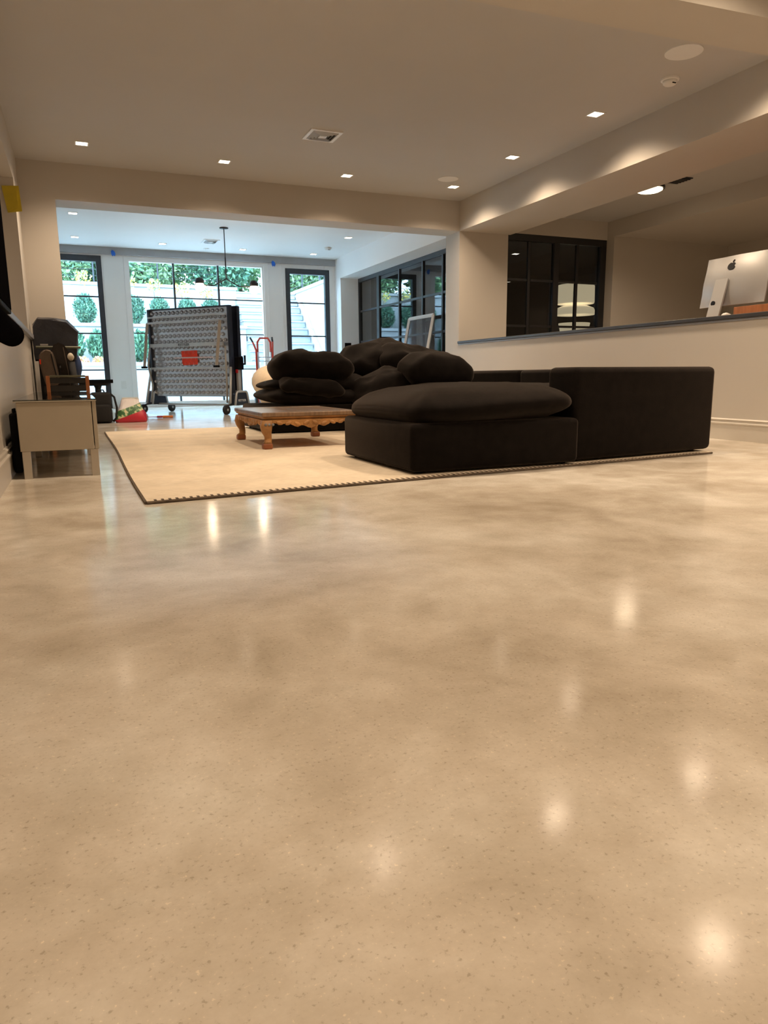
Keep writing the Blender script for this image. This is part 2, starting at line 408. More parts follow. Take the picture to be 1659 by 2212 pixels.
for i in range(3):
    for z in zs[1:-1]: bar(w1, 'muntin', 'charcoal_metal', xs[i]+0.014*(i > 0), xs[i+1]-0.014*(i < 2), yg-0.02, yg+0.02, z-0.009, z+0.009)
    for j in range(4): pane_y(w1, xs[i], xs[i+1], zs[j], zs[j+1], yg)
def garden_door(name, label, x0, x1, zt, hinge_left, st=0.085):
    d = frame_struct(name, label)
    y0, y1 = YW+0.0, YW+0.08
    bar(d, 'stile', 'charcoal_metal', x0, x0+st, y0-0.01, y1, 0.0, zt); bar(d, 'stile', 'charcoal_metal', x1-st, x1, y0-0.01, y1, 0.0, zt)
    bar(d, 'rail', 'charcoal_metal', x0+st, x1-st, y0-0.01, y1, zt-0.095, zt); bar(d, 'rail', 'charcoal_metal', x0+st, x1-st, y0-0.01, y1, 0.0, 0.12)
    zz = [0.12, 0.66, 1.275, 1.885, zt-0.095]
    for z in zz[1:-1]: bar(d, 'muntin', 'charcoal_metal', x0+st, x1-st, y0+0.02, y0+0.06, z-0.011, z+0.011)
    for j in range(4): pane_y(d, x0+st, x1-st, zz[j], zz[j+1], y0+0.04)
    hx = x0+st/2 if hinge_left else x1-st/2
    b = NB(); tube(b, [(hx, y0-0.01, 1.0), (hx, y0-0.055, 1.0), (hx+(0.11 if hinge_left else -0.11), y0-0.055, 1.0)], 0.009); obj('door_handle', b, 'black_metal', d)
    return d
garden_door('door_1', 'black framed glazed garden door on the left', -0.40, 0.57, 2.55, True)
garden_door('door_2', 'black framed glazed garden door on the right', 3.765, 4.625, 2.50, True)
# interior glazing on the right of the far room (plane X = 5.12)
w2 = frame_struct('window_2', 'black framed interior glazing in the right recess, reflecting the garden')
gx = 5.12
def barx(par, name, m, y0, y1, z0, z1, t=0.05): 
    b = NB(); box(b, gx-t/2, gx+t/2, y0, y1, z0, z1); return obj(name, b, m, par)
ys = [9.0, 9.75, 10.42, 11.31, 12.22, 13.12]; zs = [0.06, 0.60, 1.16, 1.72, 2.255]
barx(w2, 'frame', 'charcoal_metal', 8.90, 13.16, 2.255, 2.32, 0.07); barx(w2, 'frame', 'charcoal_metal', 8.90, 13.16, 0, 0.06, 0.07)
barx(w2, 'frame', 'charcoal_metal', 13.12, 13.16, 0.06, 2.255, 0.07); barx(w2, 'frame', 'charcoal_metal', 8.90, 9.0, 0.06, 2.255, 0.07)
for k, y in enumerate(ys[1:-1]): barx(w2, 'mullion', 'charcoal_metal', y-(0.055 if k == 3 else 0.02), y+(0.055 if k == 3 else 0.02), 0.06, 2.255, 0.05)
for i in range(5):
    for z in zs[1:-1]: barx(w2, 'muntin', 'charcoal_metal', ys[i]+0.02, ys[i+1]-0.02, z-0.016, z+0.016, 0.04)
    for j in range(4):
        b = NB(); box(b, gx-0.004, gx+0.004, ys[i], ys[i+1], zs[j], zs[j+1]); obj('pane', b, 'dark_glass', w2)
# interior office window (plane Y)
w3 = frame_struct('window_3', 'black framed interior window in the office wall')
ox0, ox1 = 5.42, WX1; yo = YJ+0.05
bar(w3, 'frame', 'black_metal', ox0, ox1, yo-0.04, yo+0.04, WZ-0.09, WZ); bar(w3, 'frame', 'black_metal', ox0, ox1, yo-0.04, yo+0.04, 0.3, 0.36)
bar(w3, 'frame', 'black_metal', ox0, ox0+0.2, yo-0.04, yo+0.04, 0.36, WZ-0.09); bar(w3, 'frame', 'black_metal', ox1-0.10, ox1, yo-0.04, yo+0.04, 0.36, WZ-0.09)
bar(w3, 'mullion', 'black_metal', 6.44, 6.53, yo-0.035, yo+0.035, 0.36, WZ-0.09)
for x in (6.03, 6.86): bar(w3, 'muntin', 'black_metal', x-0.02, x+0.02, yo-0.02, yo+0.02, 0.36, WZ-0.09)
xx = [ox0+0.2, 6.03, 6.485, 6.86, ox1-0.10]
for i in range(4):
    for z in (1.20, 1.83): bar(w3, 'muntin', 'black_metal', xx[i]+0.03, xx[i+1]-0.03, yo-0.02, yo+0.02, z-0.015, z+0.015)
    for z0, z1 in ((0.36, 1.20), (1.20, 1.83), (1.83, WZ-0.09)): pane_y(w3, xx[i], xx[i+1], z0, z1, yo, 'office_glass')

# ------------------------------------------------------------------ lamps
def downlight(x, y, z, label, group, power=LAMP_W, color=LAMP, size=0.10, glow='lens_glow', spot=2.5):
    t = thing('recessed_downlight', label, 'downlight', (x, y, z), 0, group)
    b = NB(); s = size/2; e = s+0.012
    for a in ((-e, e, -e, -s), (-e, e, s, e), (-e, -s, -s, s), (s, e, -s, s)): box(b, a[0], a[1], a[2], a[3], -0.006, 0.0)
    obj('trim_ring', b, 'white_metal', t)
    b = NB(); box(b, -s, s, -s, s, -0.004, -0.001); obj('lens', b, glow, t, label='glowing square lens')
    ld = bpy.data.lights.new('downlight_beam', 'SPOT'); ld.energy = power; ld.color = color; ld.spot_size = spot; ld.spot_blend = 1.0; ld.shadow_soft_size = 0.085
    lo = bpy.data.objects.new('downlight_beam', ld); COL.objects.link(lo); lo.parent = t; lo.location = (0, 0, -0.03)
    return t
gm = 'square downlights in the main room ceiling'
downlight(0.24, 7.76, H, 'square recessed downlight nearest the left wall, in front of the long beam', gm)
downlight(1.59, 7.86, H, 'square recessed downlight second from the left wall, in front of the long beam', gm)
downlight(2.94, 7.90, H, 'square recessed downlight third from the left wall, in front of the long beam', gm)
downlight(4.27, 7.90, H, 'square recessed downlight in the corner where beam and soffit meet', gm)
downlight(4.275, 6.66, H, 'square recessed downlight by the soffit, second out from the beam corner', gm)
downlight(4.26, 5.36, H, 'square recessed downlight by the soffit, nearest the smoke detector', gm)
gn = 'square downlights behind and above the camera'
for k, x in enumerate((0.24, 1.60, 2.95, 4.28)):
    downlight(x, 3.80, H, 'square recessed downlight hidden just beyond the near beam, %s from the left wall' % ('first', 'second', 'third', 'fourth')[k], gn)
downlight(3.04, 2.49, H, 'square recessed downlight on the camera side of the near beam', gn)
downlight(4.28, 1.6, H, 'square recessed downlight on the camera side of the near beam by the soffit', gn)
for k, x in enumerate((0.24, 2.30, 4.28)):  # unseen row added to light the near end of the room
    downlight(x, 0.2, H, 'unseen added downlight above the camera, %s from the left wall' % ('first', 'second', 'third')[k], gn)
for k, x in enumerate((0.24, 2.30, 4.28)):  # further unseen row, added for its light
    downlight(x, -2.3, H, 'unseen added downlight by the back wall, %s from the left wall' % ('first', 'second', 'third')[k], gn)
go = 'square downlights in the side rooms'
downlight(6.4, 5.2, H, 'square recessed downlight over the office desk', go, LAMP_W*0.6)
downlight(6.4, 2.2, H, 'square recessed downlight at the near end of the office', go, LAMP_W*0.6)
downlight(8.7, 4.2, 2.47, 'square recessed downlight under the office soffit', go, LAMP_W*0.35)
downlight(-1.7, 7.0, H, 'unseen downlight added in the left room to light the column wall', go, LAMP_W)  # lamp added out of sight to light the left column
downlight(-1.7, 3.5, H, 'unseen downlight added at the near end of the left room', go, LAMP_W)  # second unseen lamp added for the left room's light
gf = 'square downlights in the window room ceiling'
FW = LAMP_W*0.05
downlight(0.155, 10.92, H, 'square downlight in the window room, left side, the one nearer the beam', gf, FW)
downlight(0.18, 12.68, H, 'square downlight in the window room above the left garden door', gf, FW)
downlight(1.51, 12.82, H, 'square downlight in the window room above the left half of the window', gf, FW)
downlight(2.86, 12.92, H, 'square downlight in the window room above the right half of the window', gf, FW)
downlight(4.15, 12.95, H, 'square downlight in the window room above the right garden door', gf, FW)
downlight(4.20, 11.27, H, 'square downlight in the window room nearest the glazed recess soffit', gf, FW)
downlight(7.3, 11.2, 2.60, 'square downlight in the dark inner room behind the office window', go, 26, spot=1.5)

# pendant
PX, PY = 2.21, 11.19
pt = thing('pendant_lamp', 'thin black branching pendant with two glowing globe bulbs', 'pendant lamp', (PX, PY, H))
b = NB(); lathe(b, [(0.01, 0), (0.065, 0), (0.065, -0.012), (0.01, -0.02)], 24); obj('canopy', b, 'black_metal', pt, True)
b = NB(); tube(b, [(0, 0, -0.01), (0, 0, -0.45)], 0.007); tube(b, [(0, 0, -0.42), (0, 0, -0.73)], 0.010); obj('stem', b, 'black_metal', pt, True)
for s, ex, ez, nm in ((-1, -0.395, -0.815, 'a'), (1, 0.415, -0.825, 'b')):
    b = NB(); tube(b, [(0, 0, -0.725), (s*0.18, 0, -0.825), (ex-s*0.055, 0, -0.825)], [0.009, 0.009, 0.007]); obj('arm', b, 'black_metal', pt, True)
    c = NB(); lathe(c, [(0.012, 0.075), (0.045, 0.068), (0.064, 0.03), (0.066, -0.01), (0.058, -0.01)], 20, (ex, 0, ez+0.02)); cup = obj('bulb_cup', c, 'black_metal', pt, True)
    c = NB(); lathe(c, [(0.01, 0.045), (0.055, 0.035), (0.074, 0.0), (0.070, -0.035), (0.045, -0.065), (0.005, -0.078)], 20, (ex, 0, ez-0.03)); obj('bulb', c, 'bulb_glow', pt, True, label='glowing globe bulb')
    ld = bpy.data.lights.new('bulb_light', 'POINT'); ld.energy = 6; ld.color = LAMP; ld.shadow_soft_size = 0.05
    lo = bpy.data.objects.new('bulb_light', ld); COL.objects.link(lo); lo.parent = pt; lo.location = (ex, 0, ez-0.17)

# round light and dark vent on the office ceiling, half hidden by the soffit
t = thing('surface_light', 'glowing round ceiling light peeking from behind the right soffit', 'ceiling light', (6.46, 7.08, H))
b = NB(); lathe(b, [(0.15, 0), (0.175, 0), (0.175, -0.03), (0.15, -0.03)], 32); obj('housing', b, 'charcoal_metal', t, label='dark metal rim')
b = NB(); lathe(b, [(0.001, -0.002), (0.15, -0.002), (0.15, -0.04), (0.12, -0.055), (0.001, -0.06)], 32); obj('diffuser', b, 'lens_glow_warm', t, True, label='bright warm diffuser')
ld = bpy.data.lights.new('surface_light_beam', 'SPOT'); ld.energy = LAMP_W*0.95; ld.color = LAMP; ld.spot_size = 2.7; ld.spot_blend = 0.6; ld.shadow_soft_size = 0.12
lo = bpy.data.objects.new('surface_light_beam', ld); COL.objects.link(lo); lo.parent = t; lo.location = (0, 0, -0.075)
t = thing('return_grille', 'dark ceiling grille beside the round light behind the right soffit', 'vent', (6.50, 6.70, H))
b = NB(); box(b, -0.13, 0.13, -0.12, 0.12, -0.012, 0, 0.003); obj('frame', b, 'charcoal_metal', t)
for k in range(5):
    b = NB(); box(b, -0.11, 0.11, -0.10+k*0.045, -0.075+k*0.045, -0.022, -0.012); obj('blade', b, 'black_metal', t)

# ------------------------------------------------------------------ ceiling fittings
def diffuser(x, y, sx, sy, label, rings=4):
    t = thing('ceiling_vent', label, 'vent', (x, y, H))
    def ring(hx, hy, w, z0, z1, nm, m):
        b = NB()
        for a in ((-hx, hx, -hy, -hy+w), (-hx, hx, hy-w, hy), (-hx, -hx+w, -hy+w, hy-w), (hx-w, hx, -hy+w, hy-w)): box(b, a[0], a[1], a[2], a[3], z0, z1)
        obj(nm, b, m, t)
    ring(sx/2, sy/2, 0.03, -0.010, 0, 'frame', 'white_metal')
    b = NB(); box(b, -sx/2+0.03, sx/2-0.03, -sy/2+0.03, sy/2-0.03, -0.002, 0); obj('duct_opening', b, 'charcoal_metal', t)
    for k in range(rings):
        d = 0.034+k*0.026
        # sloping louvre ring
        b = NB(); hx, hy = sx/2-d, sy/2-d
        if hx < 0.02: break
        for (a, c, ux, uy) in (((-hx, -hy), (hx, -hy), 0, 1), ((hx, -hy), (hx, hy), -1, 0), ((hx, hy), (-hx, hy), 0, -1), ((-hx, hy), (-hx, -hy), 1, 0)):
            q = 0.016
            va = [bm_v for bm_v in ((a[0], a[1], -0.003), (c[0], c[1], -0.003), (c[0]+(ux-(1 if c[0] > 0 else -1)*abs(uy))*q*1.0, c[1]+(uy-(1 if c[1] > 0 else -1)*abs(ux))*q, -0.022), (a[0]+(ux-(1 if a[0] > 0 else -1)*abs(uy))*q, a[1]+(uy-(1 if a[1] > 0 else -1)*abs(ux))*q, -0.022))]
            b.faces.new([b.verts.new(v) for v in va])
        r = bmesh.ops.solidify(b, geom=b.faces[:], thickness=0.003)
        obj('louvre', b, 'white_metal', t)
    b = NB(); box(b, -0.035, 0.035, -0.035, 0.035, -0.02, -0.014); obj('centre_plate', b, 'white_metal', t)
diffuser(2.27, 6.72, 0.30, 0.30, 'white square louvred air vent in the main room ceiling')
diffuser(2.21, 12.33, 0.25, 0.32, 'white rectangular air vent in the window room ceiling')
t = thing('ceiling_speaker', 'round flush ceiling speaker grille near the close beam', 'speaker', (4.04, 4.17, H))
b = NB(); lathe(b, [(0.112, 0), (0.125, 0), (0.125, -0.006), (0.112, -0.006)], 40); obj('rim', b, 'white_metal', t)
b = NB(); lathe(b, [(0.001, 0), (0.112, 0), (0.112, -0.004), (0.001, -0.004)], 40); obj('grille', b, 'white_metal', t)
t = thing('ceiling_speaker', 'round flush ceiling speaker beside the corner downlight', 'speaker', (4.05, 7.62, H))
b = NB(); lathe(b, [(0.105, 0), (0.115, 0), (0.115, -0.005), (0.105, -0.005)], 40); obj('rim', b, 'white_plastic', t)
b = NB(); lathe(b, [(0.001, 0), (0.105, 0), (0.105, -0.002), (0.001, -0.002)], 40); obj('grille', b, 'ceiling_paint', t)
def smoke(x, y, label):
    t = thing('smoke_detector', label, 'smoke detector', (x, y, H))
    b = NB(); lathe(b, [(0.001, 0), (0.066, 0), (0.066, -0.012), (0.060, -0.016), (0.001, -0.016)], 32); obj('base', b, 'white_plastic', t)
    b = NB(); lathe(b, [(0.001, -0.016), (0.052, -0.016), (0.050, -0.034), (0.038, -0.044), (0.001, -0.044)], 32); obj('body', b, 'white_plastic', t, True)
    b = NB(); box(b, -0.016, 0.016, -0.0475, -0.040, -0.0425, -0.0375); obj('vent_slot', b, 'black_plastic', t)
smoke(4.30, 4.56, 'white round smoke detector near the close beam'); smoke(4.19, 12.25, 'white round smoke detector in the window room')
t = thing('sprinkler_cover', 'small white round cover on the window room ceiling behind its vent', 'sprinkler', (2.26, 13.04, H))
b = NB(); lathe(b, [(0.001, 0), (0.05, 0), (0.048, -0.008), (0.001, -0.010)], 24); obj('plate', b, 'white_plastic', t)
b = NB(); lathe(b, [(0.001, -0.008), (0.022, -0.008), (0.02, -0.014), (0.001, -0.014)], 16); obj('button', b, 'white_plastic', t)
# tape
def tape(name, label, m, x, y, z, kind):
    t = thing(name, label, 'tape', (x, y, z))
    rnd = random.Random(hash(label) % 1000)
    for k in range(3 if kind == 'blue' else 2):
        b = NB()
        if kind == 'blue':
            w, h = (0.075, 0.13, 0)[:2]; dx = (k-1)*0.022; dz = -0.02*abs(k-1)
            pts = [(-w/2+dx, h/2+dz), (w/2+dx-0.02, h/2-0.02+dz), (w/2+dx, -0.01+dz), (dx+0.01, -h/2+dz), (-w/2+dx+0.012, -h/2+0.04+dz)]
            prism(b, [(u*0.62, v*0.72) for u, v in pts], -0.004-0.006*(k+1), -0.006*(k+1)+0.004, 'Y')
        else:
            prism(b, [(0.0, 0.11-k*0.01), (0.14-k*0.02, 0.12-k*0.03), (0.15-k*0.03, -0.10+k*0.03), (0.03, -0.12)], 0.0-0.006*k, 0.004-0.006*k, 'Y')
        obj('tape_strip', b, m, t)
tape('painters_tape', 'crumpled blue painter\'s tape above the pier beside the left garden door', 'blue_tape', 0.77, YW-0.062, 2.60, 'blue')
tape('painters_tape', 'crumpled blue painter\'s tape above the pier beside the right garden door', 'blue_tape', 3.53, YW-0.062, 2.565, 'blue')
tape('yellow_tape', 'yellow tape stuck at the top of the left wall end', 'yellow_tape', XL-0.10, 7.735, 2.14, 'yellow')
# outlets
def outlet(name, label, m, x, y, z, w=0.075, h=0.12):
    t = thing(name, label, 'outlet', (x, y, z))
    b = NB(); box(b, -w/2, w/2, -0.007, 0, -h/2, h/2, 0.003); obj('cover_plate', b, m, t)
    for dz in (-0.028, 0.028):
        b = NB(); box(b, -0.016, 0.016, -0.009, -0.006, dz-0.013, dz+0.013, 0.001); obj('socket', b, m, t)
outlet('wall_outlet', 'white wall outlet low on the pier beside the left garden door', 'white_plastic', 0.787, YW-0.001, 0.406, 0.085, 0.13)
outlet('wall_outlet', 'black wall outlet on the recess wall behind the pillows', 'black_plastic', 4.86, 13.159, 1.09, 0.13, 0.10)

# ------------------------------------------------------------------ rug
RX0, RX1, RY0, RY1 = 0.235, 3.78, 3.095, 7.42
t = thing('area_rug', 'cream flat-woven area rug with dark stitched edge under the sofa', 'rug', (0, 0, 0))
b = NB()
nx, ny = 12, 30
def rugx(y): return RX0-0.006*math.sin((y-RY0)*1.9)
def rugy(x): return RY0+0.097*(x-RX0)
top = [[None]*(nx+1) for _ in range(ny+1)]; bot = [[None]*(nx+1) for _ in range(ny+1)]
for j in range(ny+1):
    for i in range(nx+1):
        v = j/ny; u = i/nx
        y = RY0+(RY1-RY0)*v; x = rugx(y)+(RX1-rugx(y))*u; y = rugy(x)+(RY1+0.03*u-rugy(x))*v
        top[j][i] = b.verts.new((x, y, 0.013)); bot[j][i] = b.verts.new((x, y, 0.0008))
for j in range(ny):
    for i in range(nx):
        b.faces.new((top[j][i], top[j][i+1], top[j+1][i+1], top[j+1][i]))
        b.faces.new((bot[j][i], bot[j+1][i], bot[j+1][i+1], bot[j][i+1]))
for i in range(nx):
    b.faces.new((bot[0][i], bot[0][i+1], top[0][i+1], top[0][i])); b.faces.new((bot[ny][i+1], bot[ny][i], top[ny][i], top[ny][i+1]))
for j in range(ny):
    b.faces.new((bot[j+1][0], bot[j][0], top[j][0], top[j+1][0])); b.faces.new((bot[j][nx], bot[j+1][nx], top[j+1][nx], top[j][nx]))
obj('rug_field', b, 'rug_weave', t)
mat('rug_binding', (0.12, 0.09, 0.065), 0.95, var=0.3, scale=30)
b = NB()
pts = [(rugx(RY0+(RY1-RY0)*k/30)-0.004, rugy(RX0)+(RY1-rugy(RX0))*k/30, 0.006) for k in range(31)]
tube(b, pts, 0.0065, 6)
pts = [(RX0+(RX1-RX0)*k/30, rugy(RX0+(RX1-RX0)*k/30)-0.004, 0.006) for k in range(31)]
tube(b, pts, 0.0065, 6)
obj('edge_binding', b, 'rug_binding', t, label='dark bound edge')
b = NB()
k = 0
x = RX0+0.03
while x < RX1-0.1:
    y = rugy(x)
    box(b, x, x+0.011, y-0.002, y+0.030, 0.0122, 0.0142); x += 0.030
o = obj('edge_stitching', b, 'rug_binding', t, label='row of dark whip stitches'); o['kind'] = 'stuff'

# ------------------------------------------------------------------ modular sofa
def sofa_base(b, x0, x1, y0, y1, z0=0.045, z1=0.265, bev=0.028): box(b, x0, x1, y0, y1, z0, z1, bev, 3)
def feet(t, x0, x1, y0, y1):
    for x in (x0+0.07, x1-0.07):
        for y in (y0+0.07, y1-0.07):
            b = NB(); lathe(b, [(0.022, 0.0), (0.026, 0.05)], 12, (x, y, 0)); obj('foot', b, 'black_plastic', t)
# near ottoman / chaise (rotated a little)
def cushion(t, name, sx, sy, sz, c, rot=(0, 0, 0), seed=0, e1=0.42, e2=0.32, nz=0.02, label=None):
    b = NB(); pillow(b, sx, sy, sz, c, rot, e1, e2, nz, seed); return obj(name, b, 'sofa_black', t, True, label=label)
GS = 'black modular sofa pieces'
RGZ = 0.013
t = thing('sofa_module', 'black armless sofa seat nearest the camera, with a plump loose cushion', 'sofa', (1.557, 3.303, RGZ), math.radians(0.5), GS)
b = NB(); sofa_base(b, 0, 1.06, 0, 1.0, 0.012, 0.262); autosmooth(obj('base', b, 'sofa_black', t))
cushion(t, 'seat_cushion', 1.05, 1.06, 0.245, (0.528, 0.495, 0.337), (0, math.radians(-2.5), 0), 3, 0.40, 0.30, 0.03)
for x in (0.07, 0.99):
    for y in (0.07, 0.93):
        b = NB(); lathe(b, [(0.022, 0.0), (0.026, 0.02)], 12, (x, y, 0)); obj('foot', b, 'black_plastic', t)
# corner piece
t = thing('sofa_module', 'black corner sofa piece with tall straight arm facing the camera', 'sofa', (2.617, 3.36, RGZ), math.radians(5.8), GS)
b = NB(); sofa_base(b, 0.02, 1.20, 0.03, 1.05, 0.015, 0.27); autosmooth(obj('base', b, 'sofa_black', t))
b = NB(); box(b, 0.0, 1.21, 0.0, 0.25, 0.012, 0.545, 0.035, 3); autosmooth(obj('arm', b, 'sofa_black', t))
b = NB(); box(b, 0.95, 1.205, 0.24, 1.06, 0.015, 0.54, 0.035, 3); autosmooth(obj('backrest', b, 'sofa_black', t))
cushion(t, 'seat_cushion', 0.98, 0.86, 0.20, (0.48, 0.66, 0.35), (0, 0, 0), 5)
feet(t, 0.02, 1.2, 0.03, 1.05)
# right row
for k, (y0, y1, lab, z) in enumerate(((4.52, 5.42, 'black sofa seat with low back along the half wall, next to the corner piece', 0), (5.43, 6.30, 'black sofa seat with low back along the half wall, beside the pillow pile', 0))):
    t = thing('sofa_module', lab, 'sofa', (2.80, y0, RGZ), 0, GS); d = y1-y0
    b = NB(); sofa_base(b, 0, 1.04, 0, d, 0.015, 0.27); autosmooth(obj('base', b, 'sofa_black', t))
    b = NB(); box(b, 0.80, 1.05, 0.0, d, 0.015, 0.545, 0.035, 3); autosmooth(obj('backrest', b, 'sofa_black', t))
    cushion(t, 'seat_cushion', 0.86, d*1.0, 0.20, (0.40, d/2, 0.345), (0, 0, 0), 8+k)
    feet(t, 0, 1.04, 0, d)
# far row: uncushioned bases
for k, (x0, x1, lab) in enumerate(((1.55, 2.60, 'black sofa base without its cushion at the open far end'), (2.61, 3.85, 'black sofa base in the far corner under the pillow pile'))):
    t = thing('sofa_module', lab, 'sofa', (x0, 6.34, RGZ), 0, GS); w = x1-x0
    b = NB(); sofa_base(b, 0, w, 0, 1.0, 0.015, 0.245); autosmooth(obj('base', b, 'sofa_black', t))
    feet(t, 0, w, 0, 1.0)
# loose pillows in the pile
GP = 'loose black sofa cushions in the pile'
def loose(label, sx, sy, sz, c, rot, seed, e1=0.5, e2=0.42, nz=0.05):
    b = NB(); pillow(b, sx, sy, sz, (0, 0, 0), (0, 0, 0), e1, e2, nz, seed)
    o = obj('loose_cushion', b, 'sofa_black', None, True, loc=c, rot=rot)
    tag(o, label, 'cushion', GP); return o
R = math.radians
loose('black seat cushion at the bottom left of the pile, on the sofa base', 1.00, 0.90, 0.17, (2.10, 6.80, 0.335), (0, R(1), 0), 11, 0.4, 0.32, 0.02)
loose('small folded black cushion poking out at the left of the pile', 0.60, 0.45, 0.10, (1.90, 6.80, 0.455), (0, R(-4), R(8)), 12)
loose('black cushion with a soft fold at the front left of the pile', 0.62, 0.50, 0.17, (2.03, 6.52, 0.43), (R(8), R(6), R(-10)), 13, nz=0.09)
loose('large plump black cushion lying on top at the left of the pile', 0.80, 0.62, 0.36, (2.09, 6.70, 0.585), (R(-6), R(3), R(-6)), 14, 0.62, 0.55, 0.07)
loose('largest black cushion at the top of the pile, leaning at the back', 0.90, 0.62, 0.34, (2.93, 6.98, 0.69), (R(18), R(-10), R(12)), 15, 0.62, 0.55, 0.07)
loose('black cushion draped over the pile right of the top one, creased', 0.88, 0.52, 0.30, (3.26, 6.66, 0.61), (R(28), R(16), R(-14)), 16, 0.62, 0.55, 0.08)
loose('limp black cushion filling the gap left of the middle of the pile', 0.62, 0.5, 0.24, (2.42, 6.72, 0.43), (R(4), R(8), R(20)), 21, 0.55, 0.45, 0.06)
loose('black cushion wedged low in the middle of the pile', 0.66, 0.50, 0.26, (2.70, 6.42, 0.42), (R(14), R(-24), R(6)), 17, 0.6, 0.5, 0.07)
loose('dark boxy black cushion at the right end of the pile', 0.70, 0.46, 0.37, (3.20, 6.26, 0.555), (R(12), R(3), R(4)), 18, 0.5, 0.42, 0.03)
loose('flat black cushion under the right end of the pile', 0.92, 0.62, 0.20, (3.12, 6.52, 0.37), (0, R(0), R(2)), 19, 0.45, 0.38, 0.03)

# ------------------------------------------------------------------ carved coffee table
CX0, CX1, CY0, CY1, CH = 1.185, 1.90, 4.97, 5.93, 0.272
t = thing('coffee_table', 'low carved wooden coffee table with cabriole legs on the cream rug', 'table', ((CX0+CX1)/2, (CY0+CY1)/2, RGZ))
hx, hy = (CX1-CX0)/2, (CY1-CY0)/2
tz = CH-RGZ
top_o = None
b = NB()
# framed top: border + planks as parts
box(b, -hx, hx, -hy, -hy+0.10, tz-0.030, tz, 0.006); box(b, -hx, hx, hy-0.10, hy, tz-0.030, tz, 0.006)
box(b, -hx, -hx+0.09, -hy+0.10, hy-0.10, tz-0.030, tz, 0.006); box(b, hx-0.09, hx, -hy+0.10, hy-0.10, tz-0.030, tz, 0.006)
topf = obj('top_frame', b, 'table_top_wood', t)
w = (2*hx-0.18)/4
for k in range(4):
    b = NB(); box(b, -hx+0.09+k*w+0.002, -hx+0.09+(k+1)*w-0.002, -hy+0.10, hy-0.10, tz-0.028, tz-0.002, 0.002); obj('plank', b, 'table_top_wood', t)
b = NB()
for s in (0.010, 0.022):
    z1 = tz-0.030 if s == 0.010 else tz-0.042
    box(b, -hx+s, hx-s, -hy+s, hy-s, z1-0.012, z1, 0.003)
obj('cornice', b, 'carved_wood', t)
# scalloped aprons
def apron_poly(L, zt, z0, n=48):
    pts = [(-L/2, zt), (L/2, zt)]
    for k in range(n+1):
        u = 1-2*k/n
        d = 0.40+0.45*max(0, math.cos(u*PI*1.0))**0.8+0.14*math.cos(u*PI*6)+0.10*math.cos(u*PI*14)*abs(u)
        d += 0.5*max(0, (abs(u)-0.82)/0.18)
        pts.append((u*L/2, zt-(zt-z0)*min(1.15, max(0.35, d))))
    return pts
za, zb = tz-0.054, tz-0.118
for sgn in (-1, 1):
    b = NB(); prism(b, apron_poly(2*hx-0.05, za, zb), sgn*(hy-0.022)-0.012, sgn*(hy-0.022)+0.012, 'Y'); ap = obj('apron', b, 'carved_wood', t, label='carved scalloped apron')
    for u in [q/9*2-1 for q in range(1, 9)]:
        c = NB(); pillow(c, 0.052, 0.016, 0.026, (u*(hx-0.06), sgn*(hy-0.010), za-0.026+0.005*math.cos(u*9)), (0, 0.5*math.sin(u*13), 0), 1, 1, 0, 1, 12, 8); obj('carving', c, 'carved_wood', ap, True)
    b = NB(); prism(b, apron_poly(2*hy-0.05, za, zb), sgn*(hx-0.022)-0.012, sgn*(hx-0.022)+0.012, 'X'); ap = obj('apron', b, 'carved_wood', t, label='carved scalloped apron')
    for u in [q/11*2-1 for q in range(1, 11)]:
        c = NB(); pillow(c, 0.016, 0.056, 0.026, (sgn*(hx-0.010), u*(hy-0.06), za-0.026+0.005*math.cos(u*9)), (0.5*math.sin(u*13), 0, 0), 1, 1, 0, 1, 12, 8); obj('carving', c, 'carved_wood', ap, True)
for sx in (-1, 1):
    for sy in (-1, 1):
        # cabriole leg: lofted square sections
        secs = [(tz-0.054, 0.038, 0.0), (tz-0.10, 0.041, 0.008), (tz-0.14, 0.033, 0.006), (0.085, 0.024, -0.006), (0.055, 0.024, -0.006), (0.040, 0.032, 0.004)]
        b = NB(); rings = []
        for z, r, off in secs:
            cxp, cyp = sx*(hx-0.042+off), sy*(hy-0.042+off)
            ring = []
            for k in range(12):
                a = 2*PI*k/12; q = 0.5
                ring.append(b.verts.new((cxp+math.copysign(abs(math.cos(a))**q, math.cos(a))*r, cyp+math.copysign(abs(math.sin(a))**q, math.sin(a))*r, z)))
            rings.append(ring)
        for i in range(len(rings)-1):
            for k in range(12): b.faces.new((rings[i][k], rings[i+1][k], rings[i+1][(k+1) % 12], rings[i][(k+1) % 12]))
        b.faces.new(rings[0]); b.faces.new(rings[-1][::-1])
        lg = obj('leg', b, 'carved_wood', t, True)
        b = NB(); box(b, sx*(hx-0.038)-0.034, sx*(hx-0.038)+0.034, sy*(hy-0.038)-0.034, sy*(hy-0.038)+0.034, 0, 0.042, 0.010); obj('foot', b, 'carved_foot', lg)
        b = NB()
        for k in range(3):
            pillow(b, 0.022, 0.010, 0.020, (sx*(hx-0.075+0.026*k), sy*(hy+0.006), tz-0.085), (0, 0, 0), 1, 1, 0, 1, 10, 6)
        obj('worn_mount', b, 'worn_silver', lg, True, label='worn silvery corner ornament')

